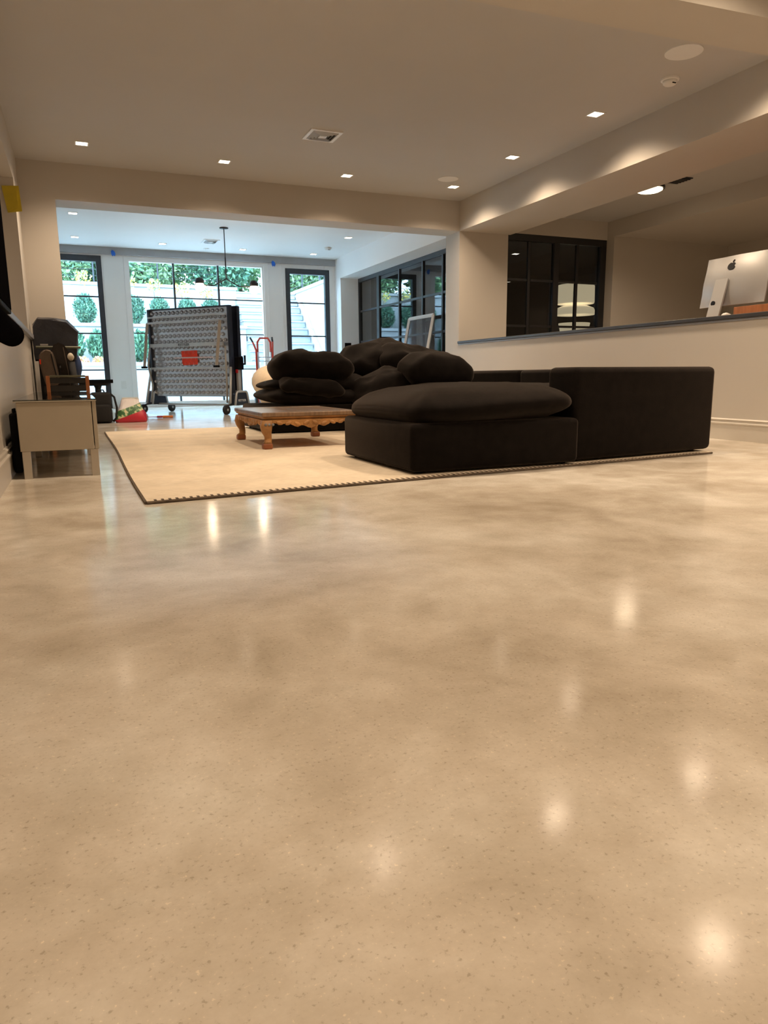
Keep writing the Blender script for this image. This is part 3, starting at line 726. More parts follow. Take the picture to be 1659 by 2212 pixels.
# ------------------------------------------------------------------ media console
KX0, KX1, KY0, KY1 = -0.292, 0.092, 4.17, 6.55
t = thing('media_console', 'long taupe media console with glass top and metal legs by the left wall', 'console', (0, 0, 0))
b = NB(); box(b, KX0, KX1-0.024, KY0, KY1, 0.145, 0.400, 0.003); obj('body', b, 'console_lacquer', t)
L3 = (KY1-KY0)/3
for k in range(3):
    b = NB(); box(b, KX1-0.020, KX1, KY0+k*L3+0.002, KY0+(k+1)*L3-0.002, 0.145, 0.400, 0.002); obj('door', b, 'console_lacquer', t)
b = NB(); box(b, KX0-0.012, KX1+0.003, KY0-0.004, KY1+0.004, 0.4005, 0.406, 0.001); obj('top_board', b, 'console_lacquer', t)
b = NB(); box(b, KX0-0.012, KX1+0.003, KY0-0.004, KY1+0.004, 0.4065, 0.413, 0.001); obj('glass_top', b, 'console_glass', t)
for x in (KX0+0.006, KX1-0.046):
    for y in (KY0+0.005, (KY0+KY1)/2-0.02, KY1-0.045):
        b = NB(); box(b, x, x+0.040, y, y+0.04, 0, 0.145, 0.002); obj('leg', b, 'console_leg', t)
# black block added for the shade in the gap behind the console
b = NB(); box(b, XL+0.03, KX0-0.004, 4.30, 4.9, 0.02, 0.34, 0.012); o = obj('gap_shade_block', b, 'black_plastic', None); 
t = thing('gap_shade_block', 'black block in place of the shade between the console and the left wall', 'box', (0, 0, 0)); o.parent = t; o.name = 'case'  # block drawn for the gap's shade, not a real case
b = NB(); tube(b, [(XL+0.05, 4.34, 0.34), (XL+0.05, 4.34, 0.36), (XL+0.05, 4.44, 0.36), (XL+0.05, 4.44, 0.34)], 0.006); obj('handle', b, 'black_plastic', t)  # loop on the added gap block

# ------------------------------------------------------------------ TV and sound bar on the left wall
t = thing('television', 'black wall-mounted television on the left wall', 'television', (XL, 3.0, 1.35))
b = NB(); box(b, 0.075, 0.12, -0.95, 0.90, -0.53, 0.53, 0.006); obj('housing', b, 'black_plastic', t)
b = NB(); box(b, 0.1205, 0.123, -0.93, 0.88, -0.51, 0.51); obj('screen', b, 'screen_black', t)
b = NB(); box(b, 0.0, 0.075, -0.25, 0.25, -0.2, 0.2, 0.004); obj('wall_mount', b, 'black_metal', t)
t = thing('sound_bar', 'rounded black sound bar below the television on the left wall', 'sound bar', (XL, 3.45, 0.735))
b = NB(); lathe(b, [(0.002, -0.60), (0.045, -0.60), (0.058, -0.585), (0.058, 0.585), (0.045, 0.60), (0.002, 0.60)], 24, (0.10, 0, 0), 'Y'); obj('bar', b, 'screen_black', t, True)
for y in (-0.4, 0.4):
    b = NB(); box(b, 0, 0.07, y-0.03, y+0.03, -0.03, 0.03, 0.003); obj('bracket', b, 'black_metal', t)

# ------------------------------------------------------------------ low slatted chair behind the console
t = thing('slatted_chair', 'low chair with orange wood posts and black back slats behind the console', 'chair', (-0.06, 7.25, 0))
for sx in (-1, 1):
    b = NB(); box(b, sx*0.165-0.016, sx*0.165+0.016, -0.02, 0.02, 0, 0.545, 0.003); obj('post', b, 'wood_orange', t)
    b = NB(); box(b, sx*0.165-0.016, sx*0.165+0.016, 0.40, 0.44, 0, 0.24, 0.003); obj('leg', b, 'wood_orange', t)
b = NB(); box(b, -0.149, 0.149, -0.018, 0.016, 0.532, 0.550, 0.003); obj('top_rail', b, 'rail_olive', t)
for z0, z1 in ((0.478, 0.528), (0.405, 0.458), (0.32, 0.385)):
    b = NB(); box(b, -0.149, 0.149, -0.01, 0.012, z0, z1, 0.003); obj('slat', b, 'slat_black', t)
b = NB(); box(b, -0.149, 0.149, 0.02, 0.44, 0.215, 0.245, 0.006); obj('seat', b, 'slat_black', t)

# ------------------------------------------------------------------ covered barbecue
t = thing('covered_grill', 'barbecue grill under a creased navy cover by the left column', 'grill', (-0.125, 8.12, 0))
def cover_section(prof_x, prof_z): return list(zip(prof_x, prof_z))
b = NB()
secs = [(-0.17, [(-0.215, 0.70), (-0.212, 1.02), (-0.16, 1.09), (-0.02, 1.10), (0.10, 1.07), (0.19, 0.98), (0.15, 0.70)]),
        (-0.02, [(-0.225, 0.70), (-0.215, 1.06), (-0.16, 1.12), (0.00, 1.125), (0.11, 1.10), (0.20, 0.99), (0.16, 0.70)]),
        (0.17, [(-0.215, 0.70), (-0.212, 1.04), (-0.16, 1.10), (-0.02, 1.11), (0.10, 1.08), (0.19, 0.97), (0.15, 0.70)])]
grid = []
for y, pr in secs:
    row = []
    for i in range(len(pr)-1):
        for s in range(5):
            u = s/5; x = pr[i][0]*(1-u)+pr[i+1][0]*u; z = pr[i][1]*(1-u)+pr[i+1][1]*u; row.append((x, y, z))
    row.append((pr[-1][0], y, pr[-1][1])); grid.append(row)
# refine across depth
rows = []
for a in range(len(grid)-1):
    for s in range(6):
        u = s/6; rows.append([tuple(p*(1-u)+q*u for p, q in zip(A, B)) for A, B in zip(grid[a], grid[a+1])])
rows.append(grid[-1])
V = []
for r in rows:
    V.append([b.verts.new(Vector(p)+0.014*noise.noise_vector(Vector(p)*9)) for p in r])
for a in range(len(V)-1):
    for i in range(len(V[a])-1): b.faces.new((V[a][i], V[a+1][i], V[a+1][i+1], V[a][i+1]))
b.faces.new(V[0]); b.faces.new(V[-1][::-1])
obj('cover', b, 'navy_cover', t, False)
b = NB(); box(b, -0.19, 0.14, -0.13, 0.15, 0.10, 0.72, 0.01); obj('cabinet', b, 'bag_black', t)
b = NB(); tube(b, [(-0.20, -0.19, 0.825), (0.205, -0.19, 0.825)], 0.012, 10); obj('handle_bar', b, 'rail_olive', t)
b = NB(); box(b, -0.20, -0.19, -0.19, -0.16, 0.80, 0.84); box(b, 0.15, 0.16, -0.19, -0.16, 0.80, 0.84); obj('bracket', b, 'black_metal', t)
b = NB(); box(b, -0.16, -0.09, -0.185, -0.178, 0.842, 0.857); obj('label_strip', b, 'steel_silver', t)
b = NB(); pillow(b, 0.16, 0.20, 0.30, (0.125, 0.0, 0.64), (0, 0, 0), 0.8, 0.8, 0.06, 4, 24, 14); obj('cover_skirt', b, 'blue_fabric', t, True)
for x in (-0.16, 0.11):
    for y in (-0.10, 0.12):
        b = NB(); lathe(b, [(0.02, -0.015), (0.05, -0.015), (0.05, 0.015), (0.02, 0.015)], 16, (x, y, 0.05), 'X'); obj('wheel', b, 'tyre', t)
# dark brown instrument case leaning against the grill
t = thing('instrument_case', 'dark brown rounded case leaning in front of the covered grill', 'case', (-0.11, 7.80, 0))
b = NB()
outl = [(-0.10, 0.0), (0.125, 0.0), (0.13, 0.25), (0.115, 0.55), (0.085, 0.76), (0.04, 0.845), (-0.01, 0.862), (-0.055, 0.84), (-0.08, 0.78), (-0.09, 0.55), (-0.105, 0.25)]
prism(b, outl, -0.045, 0.045, 'Y'); bmesh.ops.bevel(b, geom=[e for e in b.edges if abs(e.verts[0].co.y-e.verts[1].co.y) < 1e-5], offset=0.012, segments=2, affect='EDGES')
obj('shell', b, 'brown_case', t)
b = NB(); tube(b, [(0.03, -0.047, 0.82), (0.055, -0.047, 0.6), (0.075, -0.047, 0.3), (0.08, -0.047, 0.02)], 0.004, 6); obj('zipper', b, 'taupe_bag', t)
b = NB(); tube(b, [(-0.02, -0.05, 0.52), (-0.02, -0.075, 0.54), (-0.01, -0.075, 0.62), (-0.01, -0.05, 0.64)], 0.007, 6); obj('handle', b, 'bag_black', t)
t = thing('taupe_backpack', 'taupe backpack with a small red tag hanging left of the brown case', 'backpack', (-0.215, 7.66, 0))
b = NB()
prism(b, [(-0.075, 0.76), (-0.02, 0.80), (0.035, 0.785), (0.055, 0.72), (0.085, 0.50), (0.075, 0.46), (-0.04, 0.45), (-0.055, 0.52), (-0.085, 0.68)], -0.06, 0.06, 'Y')
bmesh.ops.bevel(b, geom=b.edges[:], offset=0.014, segments=3, affect='EDGES'); autosmooth(obj('body', b, 'taupe_bag', t), 60)
b = NB(); tube(b, [(0.028, -0.064, 0.75), (0.04, -0.064, 0.66), (0.062, -0.064, 0.52)], 0.006, 6); obj('zipper', b, 'bag_black', t)
b = NB(); box(b, -0.078, -0.066, -0.068, -0.058, 0.655, 0.70, 0.002); obj('tag', b, 'red_paper', t, label='small red tag')
b = NB(); tube(b, [(-0.035, -0.03, 0.455), (-0.02, -0.035, 0.30), (0.0, -0.035, 0.12), (-0.02, -0.03, 0.01)], 0.006, 6); obj('strap', b, 'taupe_bag', t)
b = NB(); box(b, -0.06, 0.05, -0.05, 0.06, 0.0, 0.455, 0.01); obj('stand', b, 'bag_black', t)
t = thing('umbrella', 'furled dark umbrella with a pale knob handle beside the brown case', 'umbrella', (-0.015, 7.72, 0))
b = NB(); tube(b, [(0.03, 0, 0.0), (0.02, 0, 0.3), (0.0, 0, 0.68)], [0.012, 0.038, 0.030], 12); obj('canopy', b, 'bag_black', t, True)
b = NB(); pillow(b, 0.062, 0.062, 0.075, (-0.004, 0, 0.725), (0, 0, 0), 1, 1, 0.05, 2, 16, 10); obj('knob', b, 'off_white_ball', t, True)
# black side table, backpack, pet food bag, tool
t = thing('side_table', 'small black pedestal table in front of the left garden door', 'table', (0.24, 9.62, 0))
b = NB(); box(b, -0.30, 0.185, -0.25, 0.25, 0.462, 0.505, 0.006); obj('table_top', b, 'black_plastic', t)
b = NB(); tube(b, [(0.015, 0, 0.02), (0.015, 0, 0.40), (0.015, 0, 0.462)], [0.038, 0.036, 0.06], 14); obj('pedestal', b, 'black_metal', t, True)
b = NB(); lathe(b, [(0.001, 0), (0.17, 0), (0.165, 0.012), (0.04, 0.028), (0.001, 0.028)], 28, (0.015, 0, 0)); obj('base', b, 'black_metal', t, True)
b = NB(); box(b, -0.2, 0.14, -0.18, 0.18, 0.43, 0.462); obj('apron', b, 'black_metal', t)
t = thing('black_backpack', 'boxy black backpack standing on the floor by the side table', 'backpack', (0.275, 9.12, 0))
b = NB(); box(b, -0.13, 0.10, -0.085, 0.085, 0.0, 0.36, 0.04, 4); autosmooth(obj('body', b, 'bag_black', t), 50)
b = NB(); box(b, -0.115, 0.085, -0.125, -0.075, 0.02, 0.22, 0.025, 3); autosmooth(obj('front_pocket', b, 'bag_black', t), 50)
b = NB(); tube(b, [(0.09, -0.03, 0.345), (0.135, -0.03, 0.30), (0.155, -0.03, 0.18), (0.145, -0.03, 0.06), (0.105, -0.03, 0.015)], 0.012, 8); obj('shoulder_strap', b, 'bag_black', t, True)
b = NB(); tube(b, [(-0.04, 0, 0.355), (-0.03, 0, 0.385), (0.02, 0, 0.385), (0.03, 0, 0.355)], 0.008, 8); obj('handle', b, 'bag_black', t, True)
def petbag_mat():
    m = mat('printed_bag', (0.75, 0.73, 0.68), 0.35, var=0.02)
    nt = m.node_tree; N = nt.nodes; L = nt.links; bs = N['Principled BSDF']
    tc = N.new('ShaderNodeTexCoord'); sep = N.new('ShaderNodeSeparateXYZ'); L.new(tc.outputs['Object'], sep.inputs[0])
    nz = N.new('ShaderNodeTexNoise'); nz.inputs['Scale'].default_value = 22; L.new(tc.outputs['Object'], nz.inputs['Vector'])
    grn = N.new('ShaderNodeValToRGB'); grn.color_ramp.interpolation = 'CONSTANT'
    for i, (p, c) in enumerate(((0, (0.05, 0.15, 0.05)), (0.47, (0.25, 0.42, 0.2)), (0.55, (0.75, 0.68, 0.40)))):
        e = grn.color_ramp.elements[i] if i < 2 else grn.color_ramp.elements.new(p)
        e.position = p; e.color = c+(1,)
    L.new(nz.outputs['Fac'], grn.inputs['Fac'])
    # bands by height plus slant
    ad = N.new('ShaderNodeMath'); ad.operation = 'MULTIPLY_ADD'; ad.inputs[1].default_value = -0.35; L.new(sep.outputs['X'], ad.inputs[0]); L.new(sep.outputs['Z'], ad.inputs[2])
    r = N.new('ShaderNodeValToRGB'); r.color_ramp.interpolation = 'CONSTANT'
    e = r.color_ramp.elements; e[0].position = 0; e[0].color = (0, 0, 0, 1); e[1].position = 0.09; e[1].color = (1, 1, 1, 1)
    L.new(ad.outputs[0], r.inputs['Fac'])
    m1 = N.new('ShaderNodeMixRGB'); m1.inputs[1].default_value = (0.55, 0.03, 0.05, 1); L.new(r.outputs['Color'], m1.inputs[0]); L.new(grn.outputs['Color'], m1.inputs[2])
    r2 = N.new('ShaderNodeValToRGB'); r2.color_ramp.interpolation = 'CONSTANT'
    e = r2.color_ramp.elements; e[0].position = 0; e[0].color = (0, 0, 0, 1); e[1].position = 0.185; e[1].color = (1, 1, 1, 1)
    L.new(ad.outputs[0], r2.inputs['Fac'])
    m2 = N.new('ShaderNodeMixRGB'); L.new(r2.outputs['Color'], m2.inputs[0]); L.new(m1.outputs[0], m2.inputs[1]); m2.inputs[2].default_value = (0.8, 0.74, 0.74, 1)
    L.new(m2.outputs[0], bs.inputs['Base Color'])
petbag_mat()
t = thing('feed_bag', 'slumped red, green and white printed plastic feed bag on the floor', 'bag', (0.585, 9.15, 0))
b = NB(); secs = [(0.0, 0.175, 0.11), (0.03, 0.185, 0.12), (0.10, 0.165, 0.10), (0.18, 0.125, 0.065), (0.24, 0.10, 0.02), (0.275, 0.095, 0.008)]
rings = []
for z, rx, ry in secs:
    rings.append([b.verts.new(Vector((math.copysign(abs(math.cos(2*PI*k/28))**0.6, math.cos(2*PI*k/28))*rx, math.copysign(abs(math.sin(2*PI*k/28))**0.6, math.sin(2*PI*k/28))*ry, z))+(0.02*noise.noise_vector(Vector((k*0.7, z*20, 1))) if z > 0 else Vector((0, 0, 0)))) for k in range(28)])
for i in range(len(rings)-1):
    for k in range(28): b.faces.new((rings[i][k], rings[i][(k+1) % 28], rings[i+1][(k+1) % 28], rings[i+1][k]))
b.faces.new(rings[0][::-1]); b.faces.new(rings[-1])
obj('sack', b, 'printed_bag', t, True)
b = NB(); box(b, -0.09, 0.09, -0.006, 0.006, 0.272, 0.292, 0.002); obj('seal_strip', b, 'paper_white', t)
t = thing('screwdriver', 'screwdriver with orange and red handle lying on the floor', 'tool', (1.0, 9.85, 0.016), R(-14))
b = NB(); lathe(b, [(0.008, 0.02), (0.016, 0.03), (0.015, 0.10), (0.016, 0.15), (0.006, 0.155)], 12, (0, 0, 0), 'X'); obj('handle', b, 'tool_orange', t, True)
b = NB(); lathe(b, [(0.006, -0.05), (0.014, -0.045), (0.014, 0.018), (0.008, 0.022)], 12, (0, 0, 0), 'X'); obj('collar', b, 'tool_red', t, True)
b = NB(); lathe(b, [(0.001, -0.17), (0.004, -0.165), (0.004, -0.05)], 8, (0, 0, 0), 'X'); obj('shaft', b, 'tool_red', t, True)

# ------------------------------------------------------------------ folded table-tennis table
TA, TB = Vector((1.16, 11.5, 0)), Vector((2.13, 10.4, 0))
mid = (TA+TB)/2; dirv = (TB-TA); TW = 1.49; rz = math.atan2(dirv.y, dirv.x)
t = thing('table_tennis_table', 'folded silver table tennis table on castors in front of the garden window', 'table tennis', (mid.x, mid.y, 0), rz)
# local x: along the width (towards the camera side right), local -y: silver underside facing the camera
ZT, ZB = 1.505, 0.245
lean = 0.03
def half(sgn):
    # sgn -1: front half (underside to the camera), +1: rear half
    y0 = sgn*0.055
    b = NB(); box(b, -TW/2, TW/2, min(y0, y0+sgn*0.022), max(y0, y0+sgn*0.022), ZB, ZT); obj('table_half', b, 'foot_navy', t)
    b = NB()
    for a in ((-TW/2, -TW/2+0.03, ZB, ZT), (TW/2-0.03, TW/2, ZB, ZT)):
        box(b, a[0]-0.004, a[1]+0.004, min(y0+sgn*0.0, y0+sgn*0.065), max(y0, y0+sgn*0.065), a[2], a[3])
    box(b, -TW/2, TW/2, min(y0, y0+sgn*0.06), max(y0, y0+sgn*0.06), ZT-0.012, ZT+0.004)
    obj('edge_frame', b, 'foot_navy', t)
half(-1); half(1)
# dimpled silver underside of the front half
b = NB(); yb = -0.081
x0, x1 = -TW/2+0.035, TW/2-0.035
box(b, x0, x1, yb, yb+0.004, ZB+0.005, ZT-0.015)
rows_, cols_ = 15, 17
for j in range(rows_):
    z = ZB+0.06+(ZT-ZB-0.12)*j/(rows_-1)
    for i in range(cols_):
        x = x0+0.05+(x1-x0-0.10)*(i+(0.5 if j % 2 else 0)-0.25)/(cols_-0.5)
        rad = 0.030; ring0 = []; ring1 = []; ring2 = []
        for k in range(10):
            a = 2*PI*k/10
            ring0.append(b.verts.new((x+rad*math.cos(a), yb, z+rad*math.sin(a))))
            ring1.append(b.verts.new((x+rad*0.72*math.cos(a), yb-0.024, z+rad*0.72*math.sin(a))))
            ring2.append(b.verts.new((x+rad*0.40*math.cos(a), yb-0.010, z+rad*0.40*math.sin(a))))
        for k in range(10):
            q = (k+1) % 10
            b.faces.new((ring0[k], ring0[q], ring1[q], ring1[k])); b.faces.new((ring1[k], ring1[q], ring2[q], ring2[k]))
        b.faces.new(ring2[::-1])
bmesh.ops.recalc_face_normals(b, faces=b.faces[:])
obj('dimpled_underside', b, 'panel_silver', t, label='silver underside pressed with rows of dimples')
def rail(name, xa, xb, z, h, y=-0.148, m='steel_silver'):
    b = NB(); box(b, xa, xb, y-0.012, y+0.012, z-h/2, z+h/2, 0.003); return obj(name, b, m, t)
rail('cross_rail', x0, x1, 1.385, 0.022); r2 = rail('cross_rail', x0+0.02, x1-0.06, 0.985, 0.05, -0.152); rail('cross_rail', x0, x1, 0.655, 0.03)
text_mesh('brand_lettering', 'KETTLER', 0.052, 'logo_black', r2, Matrix.Translation((-0.05, -0.166, 0.985)) @ Matrix.Rotation(PI/2, 4, 'X'))
def leg(p0, p1, s=0.024, m='tube_taupe'):
    b = NB(); tube(b, [p0, p1], s, 4); return obj('folded_leg', b, m, t)
for s in (-1, 1):
    xx = s*(TW/2-0.12) if s > 0 else s*(TW/2-0.04)
    lg = leg((xx, -0.175, 1.30), (xx-0.02, -0.27, 0.67), 0.028)
    b = NB(); box(b, xx-0.055, xx+0.015, -0.30, -0.24, 0.655, 0.685, 0.004); obj('leg_cap', b, 'black_plastic', lg)
rail('cross_rail', -TW/2+0.04, TW/2-0.12, 1.305, 0.026, -0.178)
for s in (-1, 1):
    b = NB(); tube(b, [(s*(TW/2-0.05), -0.17, 0.95), (s*(TW/2-0.03), -0.20, 0.70), (s*(TW/2-0.06), -0.16, 0.40), (s*(TW/2-0.04), -0.20, 0.16)], 0.014, 8); obj('support_stay', b, 'tube_taupe', t, True)
    b = NB(); tube(b, [(s*(TW/2-0.01), -0.12, 0.66), (s*(TW/2+0.03), -0.22, 0.155)], 0.018, 8); obj('support_stay', b, 'steel_silver', t, True)
# side rails between the halves, locks and handles
for s in (-1, 1):
    b = NB(); box(b, s*(TW/2+0.03)-0.02, s*(TW/2+0.03)+0.02, -0.03, 0.03, 0.16, 0.75, 0.004); obj('upright', b, 'steel_silver', t)
    b = NB(); box(b, s*(TW/2+0.05)-0.035, s*(TW/2+0.05)+0.035, -0.06, 0.06, 0.62, 0.80, 0.01); lk = obj('lock_box', b, 'black_plastic', t)
    b = NB(); box(b, s*(TW/2+0.05)-0.02, s*(TW/2+0.05)+0.02, -0.066, -0.058, 0.575, 0.625, 0.003); obj('release_button', b, 'red_plastic', lk, label='red release button')
    b = NB(); tube(b, [(s*(TW/2+0.08), 0, 0.70), (s*(TW/2+0.15), 0, 0.70), (s*(TW/2+0.15), 0, 0.82)], 0.016, 8); tube(b, [(s*(TW/2+0.10), 0, 0.70), (s*(TW/2+0.10), 0, 0.81)], 0.012, 8); obj('ball_holder', b, 'black_plastic', t, True)
    # foot shell with rim
    cx = s*(TW/2+0.02)
    pol = [(-0.165, 0.125), (0.165, 0.125), (0.125, 0.285), (0.10, 0.31), (-0.10, 0.31), (-0.125, 0.285)]
    b = NB(); prism(b, [(u, v) for u, v in pol], cx-0.05, cx+0.05, 'X', None); ft = obj('foot_shell', b, 'foot_navy', t)
    b = NB(); tube(b, [(cx-0.052, -0.165, 0.125), (cx-0.052, -0.125, 0.29), (cx-0.052, -0.10, 0.315), (cx-0.052, 0.10, 0.315), (cx-0.052, 0.125, 0.29), (cx-0.052, 0.165, 0.125)], 0.016, 8)
    tube(b, [(cx+0.052, -0.165, 0.125), (cx+0.052, -0.125, 0.29), (cx+0.052, -0.10, 0.315), (cx+0.052, 0.10, 0.315), (cx+0.052, 0.125, 0.29), (cx+0.052, 0.165, 0.125)], 0.016, 8); obj('foot_rim', b, 'steel_silver', ft, True)
    mt = Matrix.Translation((cx+s*0.0525, 0, 0.19)) @ Matrix.Rotation(s*PI/2, 4, 'Z') @ Matrix.Rotation(PI/2, 4, 'X')
    text_mesh('brand_lettering', 'KETTLER', 0.045, 'logo_white', ft, mt)
    for yy in (-0.30, 0.30):
        b = NB(); tube(b, [(cx, yy*0.3, 0.14), (cx, yy, 0.125), (cx, yy, 0.09)], 0.014, 8); obj('castor_arm', b, 'black_metal', t)
        b = NB(); lathe(b, [(0.03, -0.022), (0.062, -0.022), (0.068, -0.012), (0.068, 0.012), (0.062, 0.022), (0.03, 0.022)], 24, (cx, yy, 0.068), 'X'); wh = obj('castor_wheel', b, 'tyre', t, True)
        b = NB()
        lathe(b, [(0.001, -0.026), (0.018, -0.026), (0.018, 0.026), (0.001, 0.026)], 14, (cx, yy, 0.068), 'X')
        for k in range(5):
            a = 2*PI*k/5
            tube(b, [(cx-0.024, yy+0.012*math.cos(a), 0.068+0.012*math.sin(a)), (cx-0.024, yy+0.052*math.cos(a), 0.068+0.052*math.sin(a))], 0.008, 6)
        obj('wheel_hub', b, 'steel_silver', wh)
b = NB(); box(b, -TW/2, TW/2, -0.03, 0.03, 0.115, 0.145, 0.004); obj('base_bar', b, 'steel_silver', t)
# red note taped on
b = NB(); prism(b, [(-0.15, 0.72), (-0.155, 0.90), (0.13, 0.905), (0.14, 0.80), (0.135, 0.705), (-0.12, 0.695)], yb-0.022, yb-0.019, 'Y'); nt_ = obj('notice_sheet', b, 'red_paper', t, label='red paper sheet stuck on the silver underside')
b = NB(); box(b, -0.30, 0.42, yb-0.026, yb-0.0235, 0.795, 0.812); obj('tape_strip', b, 'clear_tape', nt_)

# ------------------------------------------------------------------ hand truck, cream chair, window screen
t = thing('hand_truck', 'red and aluminium folding hand truck leaning by the right garden door', 'hand truck', (3.13, 12.75, 0), R(-6))
for s in (-1, 1):
    b = NB(); tube(b, [(s*0.115, 0.0, 0.05), (s*0.115, 0.02, 0.95)], 0.020, 10); obj('side_rail', b, 'alu', t, True)
    b = NB(); tube(b, [(s*0.145, -0.02, 0.05), (s*0.145, 0.0, 0.98), (s*0.20, 0.0, 1.12)] if s < 0 else [(s*0.145, -0.02, 0.05), (s*0.145, 0.0, 0.98), (s*0.15, 0.0, 1.13)], 0.017, 8); ho = obj('side_handle', b, 'truck_red', t, True)
    q = (s*0.20, 0, 1.12) if s < 0 else (s*0.15, 0, 1.13)
    b = NB(); tube(b, [(q[0]-(0.045 if s < 0 else 0.01)*1, 0, q[2]+0.08), q], 0.016, 8); obj('grip', b, 'charcoal_metal', ho, True)
    b = NB(); lathe(b, [(0.03, -0.02), (0.09, -0.02), (0.09, 0.02), (0.03, 0.02)], 20, (s*0.17, 0.05, 0.09), 'X'); obj('wheel', b, 'tyre', t, True)
b = NB(); tube(b, [(-0.115, 0.02, 0.95), (-0.115, 0.03, 1.12), (-0.07, 0.03, 1.19), (0.07, 0.03, 1.19), (0.115, 0.03, 1.12), (0.115, 0.02, 0.95)], 0.018, 10); obj('loop_handle', b, 'truck_red', t, True)
for z in (0.40, 0.79, 0.86):
    b = NB(); tube(b, [(-0.13, 0.01, z), (0.13, 0.01, z)], 0.010, 8); obj('cross_bar', b, 'alu', t, True)
b = NB(); box(b, -0.18, 0.18, -0.22, 0.0, 0.012, 0.02); obj('toe_plate', b, 'alu', t)
t = thing('cream_armchair', 'rounded cream upholstered armchair behind the sofa\'s open end', 'armchair', (2.50, 8.55, 0), R(20))
b = NB(); pillow(b, 0.86, 0.84, 0.40, (0, 0, 0.27), (0, 0, 0), 0.6, 0.7, 0.02, 2); obj('seat_body', b, 'cream_fabric', t, True)
b = NB(); tube(b, [(0.40*math.cos(a), 0.36*math.sin(a), 0.42+0.08*math.cos(a-PI/2)) for a in [(-0.25+1.5*k/14)*PI for k in range(15)]], [0.10]+[0.17]*13+[0.10], 16); obj('wrap_back', b, 'cream_fabric', t, True)
b = NB(); lathe(b, [(0.001, 0), (0.24, 0), (0.22, 0.05), (0.05, 0.10), (0.001, 0.10)], 24); obj('base', b, 'charcoal_metal', t, True)
t = thing('window_screen', 'white framed insect screen leaning against the interior glazing', 'window screen', (0, 0, 0))
sy0, sy1 = 9.82, 10.66
def scr(y, z): return (4.72+0.27*z/1.40, y, z)
for (p0, p1) in (((sy0, 0.025), (sy0, 1.40)), ((sy1, 0.025), (sy1, 1.40)), ((sy0, 1.40), (sy1, 1.40)), ((sy0, 0.025), (sy1, 0.025)), ):
    b = NB(); tube(b, [scr(*p0), scr(*p1)], 0.028, 4); obj('frame_bar', b, 'white_metal', t)
m = bpy.data.materials.new('fly_mesh'); m.use_nodes = True; N = m.node_tree.nodes; L = m.node_tree.links
tr = N.new('ShaderNodeBsdfTransparent'); mx = N.new('ShaderNodeMixShader'); mx.inputs[0].default_value = 0.55
N['Principled BSDF'].inputs['Base Color'].default_value = (0.16, 0.15, 0.155, 1); N['Principled BSDF'].inputs['Roughness'].default_value = 0.8
L.new(tr.outputs[0], mx.inputs[1]); L.new(N['Principled BSDF'].outputs[0], mx.inputs[2]); L.new(mx.outputs[0], N['Material Output'].inputs['Surface']); MATS['fly_mesh'] = m
b = NB(); vs = [b.verts.new(scr(*q)) for q in ((sy0, 0.03), (sy1, 0.03), (sy1, 1.39), (sy0, 1.39))]; b.faces.new(vs); bmesh.ops.solidify(b, geom=b.faces[:], thickness=0.002); obj('mesh_sheet', b, 'fly_mesh', t)

# ------------------------------------------------------------------ desk and computer in the office
t = thing('office_desk', 'wooden worktop standing behind the half wall', 'desk', (5.32, 4.0, 0))
b = NB(); box(b, -0.36, 0.42, -1.6, 1.75, 0.925, 0.955, 0.004); obj('desk_top', b, 'desk_wood', t)
for x in (-0.30, 0.36):
    for y in (-1.5, 1.65):
        b = NB(); box(b, x-0.03, x+0.03, y-0.03, y+0.03, 0, 0.925); obj('leg', b, 'black_metal', t)
t = thing('desktop_computer', 'silver all-in-one computer seen from behind on the half wall desk', 'computer', (5.17, 4.60, 0.9555))
# local: back faces -X; width along Y
ycc = -0.01
b = NB(); n = 12
grid = []
for j in range(9):
    row = []
    for i in range(n+1):
        u = -1+2*i/n; v = -1+2*j/8
        bul = 0.045*max(0, 1-(u*u*0.9+v*v*0.8))**0.8
        row.append(b.verts.new((-0.008-bul+0.035*(v), ycc+u*0.325, 0.325+v*0.205)))
    grid.append(row)
for j in range(8):
    for i in range(n): b.faces.new((grid[j][i], grid[j][i+1], grid[j+1][i+1], grid[j+1][i]))
fr = [[b.verts.new((v.co.x*0+0.008+0.035*(-1+2*j/8), v.co.y, v.co.z)) for v in grid[j]] for j in (0, 8)]
# front plate
A = [b.verts.new((0.004-0.035, ycc+s*0.325, 0.12)) for s in (-1, 1)]; B = [b.verts.new((0.004+0.035, ycc+s*0.325, 0.53)) for s in (-1, 1)]
for r in fr:
    for v in r: b.verts.remove(v)
b.faces.new((A[0], B[0], B[1], A[1]))
b.faces.new([grid[0][i] for i in range(n+1)]+[A[1], A[0]]); b.faces.new([grid[8][i] for i in range(n, -1, -1)]+[B[0], B[1]])
b.faces.new([grid[j][0] for j in range(8, -1, -1)]+[A[0], B[0]]); b.faces.new([grid[j][n] for j in range(9)]+[B[1], A[1]])
bmesh.ops.recalc_face_normals(b, faces=b.faces[:])
autosmooth(obj('display_shell', b, 'imac_alu', t), 30)
